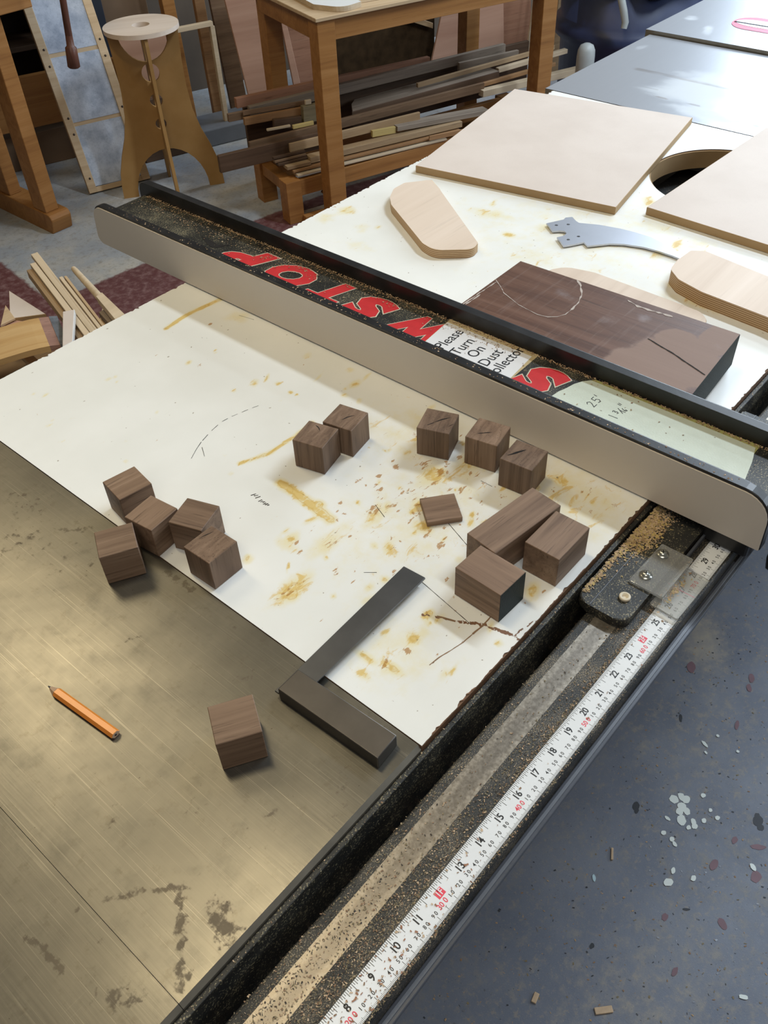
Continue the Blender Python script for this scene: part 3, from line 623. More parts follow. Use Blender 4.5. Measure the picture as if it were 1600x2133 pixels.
for nm, b_, m_ in (('black_scale_print', bk, 'ink'), ('red_scale_print', rd, 'redink'), ('white_scale_print', wh, 'tape')):
    o = from_bm(nm, b_, M[m_], tp); o['kind'] = 'stuff'
def scatter(n, x0, x1, y0, y1, z, dens=None):
    x = rng.uniform(x0, x1, n); y = rng.uniform(y0, y1, n)
    if dens is not None: k = rng.uniform(0, 1, n) < dens(x, y); x, y = x[k], y[k]
    return np.stack([x - .3, y - .03, np.full(len(x), z + .12)], 1)
low = lambda x, y: np.clip(1.05 - (x + .2) / .42, .10, 1)
flakes('sawdust', np.concatenate([scatter(14000, RX0 + .4, 1.35, .0095, .0262, -.02, low), scatter(7000, RX0 + .4, .62, .0265, .0475, -.0198, lambda x, y: np.clip(.85 - (x + .22) / .30, .06, 1)), scatter(2600, RX0 + .4, 1.35, .048, .0575, -.02, low),
    scatter(1500, RX0 + .4, .3, -.0172, -.0145, -.02, low), scatter(900, .02, .35, .0088, .013, -.02), scatter(500, RX0, 1.3, .0745, .079, -.0065)]), .0017, [M['chipm'], M['chipm2'], M['olive'], M['gap'], M['olive']], rail, .4, .25)
flakes('tape_sawdust', scatter(1100, RX0 + .4, .30, TY0, TY1, TZ, lambda x, y: np.clip(.75 - (x + .16) / .22, .03, 1)), .0026, [M['chipm'], M['redw'], M['chipm2']], rail, .3, .25)
flakes('gap_sawdust', np.concatenate([scatter(700, RX0 + .4, .3, .059, .0735, -.0703), scatter(500, .05, .3, .0585, .061, -.0703)]), .004, [M['tan'], M['chipm2']], rail, .5)

# ------------------------------------------------------------------ rip fence
fe = thing('rip_fence', 'long black and beige rip fence with red lettering and paper note on top', 'fence', (.43, .5, 0))
def fl_(v): return (v[0] - .43, v[1] - .5, v[2])
def yz(L): return [(y - .5, z) for y, z in L]
nb = rounded([(-.040, .0018), (1.042, .0018), (1.034, .0672), (-.038, .0672)], [.001, .012, .024, .030], 7)
nbi = rounded([(-.039, .0022), (1.041, .0022), (1.0335, .0640), (-.0372, .0640)], [.001, .012, .022, .028], 7)
prism('near_face_board', yz(nb), .3842 - .43, .3958 - .43, M['black'], fe, 'x', .0052, 6)
prism('near_face_laminate', yz(nbi), .3826 - .43, .3842 - .43, M['facelam'], fe, 'x')
fb = rounded([(-.040, .0018), (1.045, .0018), (1.040, .0672), (-.038, .0672)], [.001, .012, .014, .030], 7)
prism('far_face_board', yz(fb), .4772 - .43, .4895 - .43, M['black'], fe, 'x', .0056, 6)
prism('far_face_laminate', yz(nbi), .4895 - .43, .4910 - .43, M['facelam'], fe, 'x')
box('fence_tube', fl_((.3958, -.030, .003)), fl_((.4772, 1.030, .0480)), M['blackdust'], fe, .003)
# red slanted lettering, cream edged, read along the fence
FZ = .0481
LET = [('P', .739, .431, .082), ('O', .655, .434, .075), ('T', .585, .434, .064), ('S', .514, .436, .071), ('W', .437, .436, .080), ('A', .345, .436, .060), ('S', .254, .436, .060)]
for ch, y, x, wd in LET:
    for nm, bold, mat, dz in (('letter_outline', .0064, 'cream', .0), ('letter', .0052, 'red', .00012)):
        me = text_mesh(ch, .072, bold, .28, .00005, 1.0)
        xs = [v.co.x for v in me.vertices]; ys = [v.co.y for v in me.vertices]
        if dz == 0: cx_, cy_, sxx, syy = (max(xs) + min(xs)) / 2, (max(ys) + min(ys)) / 2, wd / (max(xs) - min(xs)), .058 / (max(ys) - min(ys))
        me.transform(Matrix.Translation((-cx_, -cy_, 0))); me.transform(Matrix.Diagonal((sxx, syy, 1, 1)))
        me.materials.clear(); o = link(nm, me, M[mat], fe, fl_((x, y, FZ + .0001 + dz))); o.rotation_euler = (0, 0, PI / 2)
prism('old_clear_tape', [(p[0] - .43, p[1] - .5) for p in ((.398, .405), (.4765, .4135), (.4765, .282), (.398, .280))], FZ + .0003, FZ + .0005, M['oldtape'], fe)
lab = prism('paper_note', [(p[0] - .43, p[1] - .5) for p in ((.398, .4045), (.4685, .4120), (.4690, .2870), (.398, .2800))], FZ + .0005, FZ + .0007, M['paper'], fe)
for s_, xx, yy in (('Please', .4395, .3865), ('Turn', .4365, .3640), ('On', .4375, .3445), ('Dust', .4375, .3235), ('Collector', .4390, .3050)):
    me = text_mesh(s_, .0205, .0001, 0, .00003, .92); me.materials.clear()
    o = link('printed_word', me, M['ink'], fe, fl_((xx, yy, FZ + .00075))); o.rotation_euler = (0, 0, .05)
jag = [(.398, .226), (.410, .2285), (.418, .2262), (.430, .2248), (.440, .2215), (.452, .2190), (.4625, .2140), (.4700, .2075)]
prism('tape_glue_edge', [(p[0] - .43, p[1] - .5) for p in [(.398, .2255)] + jag[3:] + [(.4745, .205), (.4765, .012), (.398, .010)]], FZ + .0002, FZ + .0004, M['tapeglue'], fe)
prism('masking_tape', [(p[0] - .43, p[1] - .5) for p in jag + [(.4705, .10), (.4700, .0145), (.448, .008), (.398, -.002)]], FZ + .0004, FZ + .0008, M['masking'], fe)
def hand(strokes, wd=.0009):
    bm = bmesh.new()
    for st in strokes:
        for a, b in zip(st, st[1:]):
            a = Vector(a); b = Vector(b); t = (b - a).normalized(); nn = Vector((-t.y, t.x)) * wd / 2; e = t * wd * .3
            bm.faces.new([bm.verts.new((p.x - .43, p.y - .5, FZ + .0009)) for p in (a - e + nn, b + e + nn, b + e - nn, a - e - nn)])
    return from_bm('handwritten_mark', bm, M['ink'], fe)
def glyph(s, x, y, sz): 
    D = {'2': [[(0, .8), (.25, 1), (.5, .8), (.4, .5), (0, 0), (.55, 0)]], '5': [[(.55, 1), (.1, 1), (.05, .55), (.35, .6), (.5, .3), (.3, 0), (0, .1)]], '1': [[(.1, 1), (.15, 0)]], '3': [[(0, .9), (.3, 1), (.4, .75), (.15, .55), (.45, .35), (.25, 0), (0, .1)]],
         '6': [[(.4, 1), (.1, .5), (.1, .15), (.35, 0), (.45, .3), (.15, .4)]], "'": [[(.1, 1.1), (.05, .75)]], '/': [[(.6, 1), (0, 0)]], '"': [[(.1, 1.1), (.05, .75)], [(.3, 1.1), (.25, .75)]]}
    return [[(x + px * sz, y + py * sz) for px, py in st] for st in D[s]]
hand(glyph('2', .4285, .1790, .0105) + glyph('5', .4385, .1785, .0105) + glyph("'", .4470, .1790, .0105))
hand(glyph('1', .4250, .1490, .0105) + glyph('3', .4335, .1530, .0065) + glyph('/', .4375, .1490, .0085) + glyph('1', .4400, .1475, .006) + glyph('6', .4425, .1475, .0065) + glyph('"', .4480, .1500, .0105))
ribbon('marker_smear', [(p[0] - .43, p[1] - .5) for p in ((.436, .842), (.432, .824), (.427, .803), (.436, .795), (.442, .789))], .010, FZ + .0002, M['crack'], fe, .15, True)
ribbon('marker_smear', [(p[0] - .43, p[1] - .5) for p in ((.470, .757), (.468, .750))], .006, FZ + .0002, M['crack'], fe, .1)
def fs(n, x0, x1, y0, y1, z): return np.stack([rng.uniform(x0, x1, n) - .43, rng.uniform(y0, y1, n) - .5, np.full(n, z)], 1)
fz_ = np.concatenate([fs(2600, .4715, .4772, .0, 1.02, FZ), fs(700, .440, .476, .62, 1.02, FZ), fs(500, .455, .474, .3, .75, FZ + .0004), fs(160, .400, .476, .0, 1.0, FZ + .0006), fs(260, .3862, .3940, .0, 1.0, .0668)])
flakes('fence_sawdust', fz_, .0024, [M['chipm'], M['chipm2'], M['tan']], fe, .6, .3)
# head that rides on the rail: shoe, screws, clear cursor, lock lever
sh = prism('fence_shoe', [(p[0] - .43, p[1] - .5) for p in rounded([(.229, .0185), (.600, .0185), (.600, .0715), (.229, .0715)], [.012, .002, .002, .012], 5)], -.0193, -.0085, M['blackdust'], fe, 'z', .002)
box('shoe_ridge', fl_((.230, .0555, -.0085)), fl_((.60, .0565, -.0078)), M['ledgelight'], fe, .0003)
box('shoe_ridge', fl_((.345, .0140, -.0190)), fl_((.60, .0165, -.0120)), M['ledge'], fe, .0005)
box('crossbar', fl_((.386, -.030, -.0185)), fl_((.50, .0182, .0028)), M['black'], fe, .003)
prism('clear_cursor', [(p[0] - .43, p[1] - .5) for p in rounded([(.2775, .0062), (.3415, .0062), (.3415, .0405), (.2775, .0420)], .0015, 3)], -.0083, -.0055, M['acrylic'], fe, 'z', .0005)
prism('clear_cursor', [(p[0] - .43, p[1] - .5) for p in rounded([(.2700, -.0150), (.3340, -.0162), (.3355, .0120), (.2715, .0148)], .002, 3)], -.0170, -.0142, M['acrylic'], fe, 'z', .0005)
box('cursor_step', fl_((.2790, .0062, -.0150)), fl_((.3330, .0085, -.0062)), M['acrylic'], fe, .0004)
o = box('hairline', fl_((.3040, -.0150, -.0141)), fl_((.3044, .0130, -.0140)), M['hair'], fe, 0)
for sx_, sy_ in ((.3285, .0330), (.2930, .0322)):
    lathe('washer', [(.0001, 0), (.0062, 0), (.0062, .0010), (.0001, .0010)], M['zinc'], fe, fl_((sx_, sy_, -.0055)))
    sc = lathe('screw', [(.0042, 0), (.0042, .0008), (.0036, .0022), (.0018, .0030), (.0001, .0031)], M['zinc'], fe, fl_((sx_, sy_, -.0045)))
    for a in (0.4, .4 + PI / 2):
        q = box('cross_slot', (-.0022, -.0004, 0), (.0022, .0004, .0002), M['crack'], sc, 0); q.location = (0, 0, .0031); q.rotation_euler = (0, 0, a)
lathe('nylon_washer', [(.0028, 0), (.0056, 0), (.0056, .0026), (.0048, .0032), (.0030, .0032), (.0028, .0010)], M['washer'], fe, fl_((.2575, .0345, -.0085)))
ap = np.stack([rng.normal(.352, .022, 1500) - .43, rng.normal(.060, .007, 1500) - .5, np.full(1500, -.0084)], 1); ap = ap[(ap[:, 1] < .0712 - .5)]
ap2 = np.stack([rng.uniform(.24, .42, 900) - .43, rng.normal(.0685, .002, 900) - .5, np.full(900, -.0084)], 1); ap2 = ap2[ap2[:, 1] < .0713 - .5]
ap3 = np.stack([rng.normal(.300, .012, 130) - .43, rng.normal(.0035, .0025, 130) - .5, np.full(130, -.0141)], 1)
flakes('shoe_sawdust', np.concatenate([ap, ap2, ap3]), .0030, [M['tan'], M['chipm'], M['yellow']], fe, .4)
lathe('lock_knob', [(.0001, -.024), (.012, -.022), (.0165, -.012), (.0175, 0), (.0165, .012), (.012, .022), (.0001, .024)], M['black'], fe, fl_((.455, -.060, -.062)), (PI / 2, 0, .3))
tube('lock_lever', [fl_((.44, -.036, -.010)), fl_((.448, -.046, -.035)), fl_((.455, -.054, -.062))], .008, M['black'], fe)

# ------------------------------------------------------------------ walnut cut-offs
CUB = 'walnut cubes on the saw'
def cube(x, y, deg, label, mat, sx=.0374, sy=.0374, h=.0374, name='walnut_cube', cat='wood cube', group=CUB, bev=.0005):
    bm = bmesh.new(); add_box(bm, (-sx / 2, -sy / 2, -h / 2), (sx / 2, sy / 2, h / 2), bev, 1)
    o = from_bm(name, bm, M[mat], None, (x, y, h / 2 + .0002)); o.rotation_euler = (0, 0, math.radians(deg)); return tag(o, label, cat, group)
def crack(o, pts, wd=.0016, h=.0374, jit=.35):
    i = Matrix.Rotation(-o.rotation_euler.z, 3, 'Z')
    L = [tuple((i @ Vector((p[0] - o.location.x, p[1] - o.location.y, 0)))[:2]) for p in pts]
    return ribbon('crack', L, wd, h / 2 + .00012, M['crack'], o, jit, True)
cube(.0349, .4974, -9, 'walnut cube at the back left of the five by the seam', 'walx')
cube(-.0238, .4379, -28.7, 'walnut cube standing wholly on the grey iron left of the seam cluster', 'walx')
cube(.0222, .4414, 7, 'walnut cube straddling the seam in the middle of the cluster', 'walx')
cube(.0482, .4056, 19.5, 'walnut cube at the back right of the cluster by the seam', 'waly')
o = cube(.0305, .3608, 1.5, 'walnut cube with a dark streaked face, front right of the seam cluster', 'walz', .0368, .0364)
crack(o, [(.030, .375), (.036, .3735), (.044, .371)], .0010)
o = cube(.2149, .3978, 14.5, 'walnut cube with a small nick in its top, left of the touching pair', 'walz'); crack(o, [(.2265, .4085), (.2255, .403), (.2225, .3985)], .0014)
o = cube(.2576, .3924, 11.2, 'walnut cube with a short crack on top, right of the touching pair', 'walz'); crack(o, [(.251, .3925), (.259, .3905), (.2665, .3865)])
o = cube(.3160, .3070, 20, 'walnut cube with a long broken crack on top, farthest left of three by the fence', 'walz'); crack(o, [(.303, .3115), (.311, .3085)], .0013); crack(o, [(.3115, .3085), (.321, .3045), (.329, .3000)], .0018); crack(o, [(.3150, .2915), (.322, .2900)], .0012)
o = cube(.3346, .2525, 11.8, 'walnut cube with one short crack on top, middle of three by the fence', 'walz'); crack(o, [(.3250, .2595), (.330, .2545), (.336, .2485)], .0015)
o = cube(.3263, .2000, 6, 'walnut cube with a wide crack on top, nearest the rail of three by the fence', 'walz'); crack(o, [(.3150, .2130), (.324, .2085), (.3345, .2030)], .0022)
cube(-.0869, .1967, -31, 'lone walnut cube on the grey iron between the pencil and the square', 'walx')
cube(.2343, .2386, -39, 'thin flat walnut tile lying on the stained white laminate', 'walx', .0374, .0374, .0065, 'walnut_tile', 'wood tile', None)
cube(.2402, .1526, -7.4, 'longest walnut block, lying behind the two shorter blocks', 'walx', .0944, .0372, .0376, 'walnut_block', 'wood block', 'short walnut blocks')
cube(.2482, .1088, .2, 'walnut block closest to the black rail, pale grain on top', 'walx', .0545, .0380, .0376, 'walnut_block', 'wood block', 'short walnut blocks')
bm = bmesh.new(); add_box(bm, (-.019, -.0262, -.0188), (.019, .0262, .0188), .0005, 1)
o = from_bm('walnut_block', bm, M['waly'], None, (.1716, .1322, .0190)); o.rotation_euler = (0, 0, math.radians(-2.0))
tag(o, 'walnut block with a black waxed end, front of three blocks', 'wood block', 'short walnut blocks')
box('waxed_end', (-.0188, -.0265, -.0186), (.0188, -.0262, .0186), M['wax'], o, 0)

# ------------------------------------------------------------------ carpenter pencil, engineer's square
pc = thing('pencil', 'short orange carpenter pencil lying on the grey iron table', 'pencil', (-.1530, .3240, .0002), math.radians(-84.5))
hexa = [(.0040 * math.cos(PI / 3 * k) * 1.12, .0034 * math.sin(PI / 3 * k) + .0034 * .87) for k in range(6)]
prism('pencil_body', hexa, -.0355, .0405, [M['pencilpaint'], M['pencilpaint']], pc, 'x', .0003)
bm = bmesh.new()
r0 = [bm.verts.new((-.0355, a, b)) for a, b in hexa]; r1 = [bm.verts.new((-.0435, a * .35, (b - .003) * .35 + .003)) for a, b in hexa]
for k in range(6): bm.faces.new((r0[k], r0[(k + 1) % 6], r1[(k + 1) % 6], r1[k]))
bm.faces.new(r0); bm.faces.new(r1[::-1]); from_bm('bare_tip', bm, M['rawwood'], pc)
lathe('lead', [(.0012, 0), (.0003, .0035)], M['lead'], pc, (-.0433, 0, .003), (0, -PI / 2, 0), 8)
prism('cut_end', [(a * .93, (b - .003) * .93 + .003) for a, b in hexa], .0405, .0407, M['rawwood'], pc, 'x'); lathe('lead', [(.0012, 0), (.0012, .0002)], M['lead'], pc, (.0407, 0, .003), (0, PI / 2, 0), 10)
for o in pc.children:
    if o.type == 'MESH' and o.name.startswith('pencil_body'): pass
sq = thing('try_square', 'dark steel try square lying across the seam of table and laminate', 'square', (-.0225, .1985, .0002), math.radians(2.2))
prism('square_blade', rounded([(-.010, -.0125), (.1685, -.0165), (.1680, .0095), (-.010, .0095)], .0006, 2), .0070, .0088, M['gaugeblade'], sq, 'z', .0003)
prism('square_stock', rounded([(-.0130, -.1040), (.0130, -.1030), (.0130, .0055), (-.0130, .0055)], .0008, 2), 0, .0152, M['gauge'], sq, 'z', .0009, 3)
box('blade_slot_lip', (-.0130, .0056, .0068), (-.0088, .0100, .0090), M['gaugeblade'], sq, .0003)

# ------------------------------------------------------------------ things on the far part of the table
def flat(name, label, cat, pts, th, mats, group=None, bev=.0008, z=.0002):
    o = prism(name, pts, z, z + th, mats, None, 'z', bev, 2, smooth=False); return tag(o, label, cat, group)
flat('mdf_panel', 'square tan fibreboard panel at the left back of the white table', 'panel', [(.8836, .8028), (.9430, .4427), (1.3573, .5197), (1.2987, .8815)], .0125, [M['mdftop'], M['mdfedge']], 'two fibreboard panels')
flat('mdf_panel', 'square tan fibreboard panel at the right frame edge, partly covering the round hole', 'panel', [(.972, .4045), (.956, .020), (1.372, .006), (1.388, .390)], .0125, [M['mdftop'], M['mdfedge']], 'two fibreboard panels')
flat('plywood_piece', 'rounded plywood piece with a notched end, lying at the left behind the fence', 'plywood piece', rounded([(.7571, .7543), (.7861, .7707), (.814, .771), (.838, .7545), (.843, .7465), (.852, .7413), (.8312, .7086), (.825, .701), (.7153, .5447), (.6949, .5393), (.6586, .5831), (.6656, .6116), (.738, .735)], [.03, .02, .01, 0, 0, 0, 0, .0, .003, .02, .03, .03, .03], 9), .014, [M['plytop'], M['plyedge']], 'plywood handle pieces', .002)
flat('plywood_piece', 'thick rounded plywood piece cut off by the right frame edge', 'plywood piece', rounded([(.783, .255), (.802, .277), (.832, .2815), (.868, .279), (.8785, .262), (.862, .16), (.85, .075), (.752, .065), (.763, .12), (.771, .215)], [.02, .02, .02, .004, .004, .05, .005, .005, .05, .03], 9), .0205, [M['plytop'], M['plyedge']], 'plywood handle pieces', .002)
flat('plywood_piece', 'thin plywood piece peeking out from behind the dark walnut slab', 'plywood piece', rounded([(.69, .42), (.7237, .423), (.7452, .4084), (.755, .3683), (.752, .29), (.750, .2378), (.7476, .2014), (.733, .185), (.672, .18), (.668, .40)], [.01, .02, .02, .03, .1, .1, .02, .012, .01, .01], 4), .006, [M['plytop'], M['plyedge']], 'plywood handle pieces', .001)
KN = [(.9085, .4642), (.8932, .4222), (.8870, .3830), (.8814, .3574), (.8730, .3277)]
KNP = [(.8781, .4691), (.8909, .4408), (.8988, .4083), (.901, .3865), (.9011, .3573), (.8887, .3129), (.8731, .2896), (.8663, .2891), (.8685, .3055), (.8692, .3291), (.8673, .3516), (.8585, .3787), (.8471, .3966), (.8211, .4189), (.8281, .4299), (.8138, .4378), (.7998, .4475), (.8173, .4705), (.8273, .4649), (.8366, .4656), (.8416, .4722), (.8388, .4790), (.8307, .4869), (.8468, .5088), (.8739, .4944), (.8813, .4956), (.8895, .4884), (.8811, .4762)]
kx, ky = .860, .400
kn = plate('riving_knife', [[(x - kx, y - ky) for x, y in KNP]] + [circle(x - kx, y - ky, .0026, 12) for x, y in ((.8506, .4927), (.8636, .4795), (.8388, .4457), (.8208, .4526))], .0026, M['steel'], None, (kx, ky, .0032))
tag(kn, 'curved shiny steel riving knife lying flat on the white table', 'saw part')
# big walnut slab with chalk marks
sl = thing('walnut_slab', 'thick dark walnut slab with chalk marks and a cracked black end', 'wood slab', (.580, .267, .0062), 0)
SP = [(.5735, .4265), (.6545, .4300), (.6600, .1165), (.5060, .1055), (.5100, .4235)]
SP = [(.5100, .4235), (.6500, .4265), (.6575, .1170), (.5050, .1055)]
sp_ = [(x - .58, y - .267) for x, y in SP]
wy = wood('damp_walnut_slab', (.050, .026, .018), (.092, .053, .040), (.135, .085, .067), .55, .42, rot=(0, 0, PI / 2), vary=.02, pores=.5)
prism('slab_body', sp_, 0, .0435, [wy, wy], sl, 'z', .0006, 1)
def m_slabtop():
    g = G('part_wetted_walnut_face'); v = g.map(g.co(), (1, 1, 1), (0, 0, PI / 2))
    r = g.noise(g.map(v, (2.2, 24, 24)), 1, 4, .6, 1.5); f = g.noise(g.map(v, (10, 260, 260)), 1, 3); n = g.noise(g.co(), 30, 4, .6)
    cross = g.noise(g.map(g.co(), (9, 130, 1), (0, 0, .25)), 1, 4, .65)
    c = g.ramp(r, (.3, (.075, .034, .022)), (.5, (.125, .062, .040)), (.72, (.170, .092, .064)))
    c = g.mix(g.m('MULTIPLY', g.ss(f, .42, .3), .5), c, (.035, .02, .015))
    c = g.mix(g.m('MULTIPLY', g.ss(cross, .52, .72), .35), c, (.22, .16, .14))
    d = g.ss(g.m('ADD', g.attr('dry'), g.m('MULTIPLY', g.m('SUBTRACT', n, .5), .35)), .42, .52)
    c = g.mix(d, c, g.mix(r, (.205, .13, .098), (.265, .178, .14)))
    c = g.mix(g.m('MULTIPLY', g.ss(g.m('ADD', g.attr('pale'), g.m('MULTIPLY', g.m('SUBTRACT', n, .5), .9)), .4, .8), .45), c, (.34, .31, .33))
    return g.done(c, g.m('ADD', .42, g.m('MULTIPLY', d, .2)), 0, .3, g.bump(f, .15, .0006))
tp_ = grid('planed_face', -.077, .079, -.166, .166, .003, dict(dry=spots([(-.055, -.10, .05, .06, 0, 1), (-.02, -.12, .05, .07, 0, 1), (.05, -.135, .05, .025, 0, 1), (.02, -.10, .03, .035, 0, .9)]), pale=spots([(.03, .06, .02, .04, 0, .6), (.04, -.045, .02, .02, 0, .6), (.01, .0, .02, .05, 20, .5), (-.02, .06, .01, .04, 30, .45), (.04, -.14, .02, .02, 0, .45)])), m_slabtop(), sl, .04365)
bm = bmesh.new(); bm.from_mesh(tp_.data)      # trim the face to the slab's outline
def inside(p):
    for i in range(4):
        a, b = sp_[i], sp_[(i + 1) % 4]
        if (b[0] - a[0]) * (p[1] - a[1]) - (b[1] - a[1]) * (p[0] - a[0]) > 1e-5: return False
    return True
for i in range(4):
    a, b = Vector(sp_[i]), Vector(sp_[(i + 1) % 4]); t = (b - a).normalized(); nn = Vector((-t.y, t.x, 0))
    off = Vector((a.x - .001, a.y, 0))
    bmesh.ops.bisect_plane(bm, geom=bm.verts[:] + bm.edges[:] + bm.faces[:], plane_co=(a.x - .001, a.y, 0), plane_no=nn, clear_outer=True)
bm.to_mesh(tp_.data); bm.free()
i2, i3 = SP[2], SP[3]
dx, dy = i3[0] - i2[0], i3[1] - i2[1]
an = math.atan2(dy, dx) - PI
o = box('waxed_end', (-math.hypot(dx, dy) / 2, -.0006, .0004), (math.hypot(dx, dy) / 2, .0004, .0432), M['wax'], sl, 0)
o.location = ((i2[0] + i3[0]) / 2 - .58, (i2[1] + i3[1]) / 2 - .267, .0218); o.rotation_euler = (0, 0, an)
CZ = .0439
def chalk(pts, wd, jit=.4): return ribbon('chalk_mark', [(x - .58, y - .267) for x, y in pts], wd * .75, CZ, M['chalk'], sl, .8)
chalk([(.588, .4235), (.578, .409), (.567, .396), (.554, .364), (.549, .332), (.552, .319), (.559, .310), (.570, .305), (.584, .305)], .0011)
chalk([(.584, .305), (.603, .307), (.622, .313), (.642, .327), (.6515, .338)], .0026, .5)
chalk([(.512, .4215), (.530, .4205), (.548, .4210), (.585, .4200)], .0020, .8); chalk([(.514, .4180), (.545, .4175)], .0020, .7)
chalk([(.6465, .261), (.6440, .254), (.6410, .243), (.6420, .22), (.6450, .198)], .0040, .7)
ribbon('crack', [(x - .58, y - .267) for x, y in ((.583, .198), (.5765, .176), (.573, .161), (.566, .143), (.555, .1115))], .0016, CZ + .0001, M['crack'], sl, .35)
# iron tables of the next machines
def iron_table(name, label, x0, x1, y0, y1, z, dust, dark):
    t = thing(name, label, 'machine table', ((x0 + x1) / 2, (y0 + y1) / 2, FLOOR))
    g_ = grid('iron_top', x0, x1, y0, y1, .012, dict(dust=spots(dust), dark=spots(dark)), M['plate'], t, 0)
    g_.location = (0, 0, z - FLOOR)
    bm = bmesh.new(); hx, hy = (x1 - x0) / 2, (y1 - y0) / 2
    add_box(bm, (-hx, -hy, z - FLOOR - .035), (hx, hy, z - FLOOR - .0004), 0); from_bm('top_rim', bm, M['ironside'], t)
    box('cabinet', (-hx * .7, -hy * .75, 0), (hx * .7, hy * .5, z - FLOOR - .035), M['black'], t, .01)
    return t
iron_table('iron_wing_table', 'wide dusty bright iron table joined to the end of the white table', 1.3695, 1.811, .085, .852, 0, [(1.55, .6, .12, .12, 0, .75), (1.60, .35, .15, .15, 0, .75), (1.42, .45, .05, .2, 0, .7), (1.72, .82, .04, .02, 0, .6), (1.45, .2, .08, .2, 0, .75)], [(((1.58, .76), (1.575, .55), (1.56, .36)), .016, .72), (((1.46, .66), (1.445, .60), (1.455, .55)), .006, .7), (1.47, .52, .01, .015, 0, .7), (1.42, .42, .012, .02, 0, .8), (1.74, .6, .05, .25, 0, .45), (((1.50, .80), (1.49, .66)), .01, .5), (((1.385, .43), (1.39, .38)), .008, .8)])
t2 = iron_table('throat_plate_table', 'second iron saw table with a pink throat plate, farther back', 1.8155, 2.118, .085, .866, .008, [(1.95, .82, .04, .03, 0, .7), (1.90, .75, .06, .02, 20, .65), (1.86, .62, .01, .05, 0, .7)], [(1.88, .7, .04, .1, 0, .4)])
pill = rounded([(-.052, -.30), (.052, -.30), (.052, .055), (-.052, .055)], .05, 8)
tc = Vector(((1.8155 + 2.118) / 2, (.085 + .866) / 2))
prism('throat_plate', [(p[0] + 1.985 - tc.x, p[1] + .672 - tc.y) for p in pill], .008 - FLOOR + .0002, .008 - FLOOR + .0008, M['pinkplate'], t2)
prism('steel_insert', [(p[0] * .52 + 1.985 - tc.x, p[1] + .665 - tc.y) for p in pill], .008 - FLOOR + .0009, .008 - FLOOR + .0013, M['steel'], t2)
box('blade_slot', (1.974 - tc.x, .37 - tc.y, .008 - FLOOR + .0013), (1.980 - tc.x, .722 - tc.y, .008 - FLOOR + .0016), M['crack'], t2, 0)
iron_table('far_iron_table', 'farthest iron table at the top right corner', 2.124, 2.70, .085, .872, .006, [(2.3, .6, .3, .3, 0, .5)], [])

# ------------------------------------------------------------------ room frame helpers
def R(name, label, cat, u, v, group=None, z=FLOOR): return thing(name, label, cat, rp(u, v, z), YAW, group)
def vboard(name, pts, v, th, mat, label=None, cat=None, group=None, bev=.0015):
    """upright or leaning board: outline (u, z) in the plane v, th deep"""
    o = prism(name, pts, v, v + th, M[mat], None, 'y', bev, 1)
    c = o.location.copy(); o.location = rp(c.x, c.y, c.z); o.rotation_euler = (0, 0, YAW); return tag(o, label, cat, group)

# hardwood work table over the lumber
wt = R('work_table', 'orange hardwood table with square legs, white sheets on top', 'table', 1.67, 2.85)
def wl(u, v, z): return (u - 1.67, v - 2.85, z - FLOOR)
for u, v in ((1.168, 2.572), (2.102, 2.572), (1.198, 3.06), (2.102, 3.06)): box('leg', wl(u, v, FLOOR), wl(u + .066, v + .066, -.172), M['oak'], wt, .002)
box('front_apron', wl(1.234, 2.580, -.238), wl(2.102, 2.602, -.172), M['oak'], wt, .0015); box('back_apron', wl(1.234, 3.09, -.238), wl(2.102, 3.11, -.172), M['oak'], wt, .0015)
for u in (1.176, 2.14): box('side_apron', wl(u, 2.638, -.238), wl(u + .02, 3.06, -.172), M['oak'], wt, .0015)
box('table_top', wl(1.160, 2.563, -.172), wl(2.18, 3.14, -.160), M['pine'], wt, .002)
prism('white_sheet', [(a, b) for a, b in rounded([(1.225, 3.05), (1.205, 2.66), (1.262, 2.565), (1.345, 2.588), (1.37, 3.05)], [.01, .02, .05, .002, .01], 5)], 0, .016, [M['white'], M['creamw']], None, 'z', .001).name
o = bpy.data.objects['white_sheet']; c = o.location.copy(); o.location = rp(c.x, c.y, -.1515); o.rotation_euler = (0, 0, YAW); tag(o, 'white sheet with a rounded corner overhanging the work table corner', 'sheet')
o = prism('pale_sheet', [(1.352, 2.63), (1.80, 2.60), (1.80, 3.05), (1.385, 3.05)], 0, .014, [M['pine'], M['creamw']], None, 'z', .001); c = o.location.copy(); o.location = rp(c.x, c.y, -.1525); o.rotation_euler = (0, 0, YAW); tag(o, 'pale wood sheet along the front of the work table top', 'sheet')

# low rack and the lumber lying on it
rk = R('lumber_rack', 'low orange wood rack under the work table carrying loose boards', 'rack', 1.75, 2.72)
def kl(u, v, z): return (u - 1.75, v - 2.72, z - FLOOR)
for u in (1.035, 2.19):
    box('leg', kl(u, 2.666, FLOOR), kl(u + .062, 2.730, -.706), M['oak'], rk, .002); box('leg', kl(u, 2.90, FLOOR), kl(u + .062, 2.96, -.706), M['oak'], rk, .002)
    box('cross_rail', kl(u + .01, 2.73, -.756), kl(u + .05, 2.90, -.712), M['oak'], rk, .002)
box('front_rail', kl(1.097, 2.670, -.768), kl(2.19, 2.694, -.708), M['oak'], rk, .002); box('back_rail', kl(1.097, 2.91, -.768), kl(2.19, 2.934, -.708), M['oak'], rk, .002)
box('stretcher', kl(1.097, 2.684, -.862), kl(2.19, 2.705, -.842), M['grayw'], rk, .002); box('stretcher', kl(1.090, 2.640, FLOOR), kl(2.19, 2.668, -.838), M['oak'], rk, .002)
board('brace', kl(1.215, 2.688, -.770), kl(1.300, 2.688, -.862), .02, .03, M['oak'], rk)
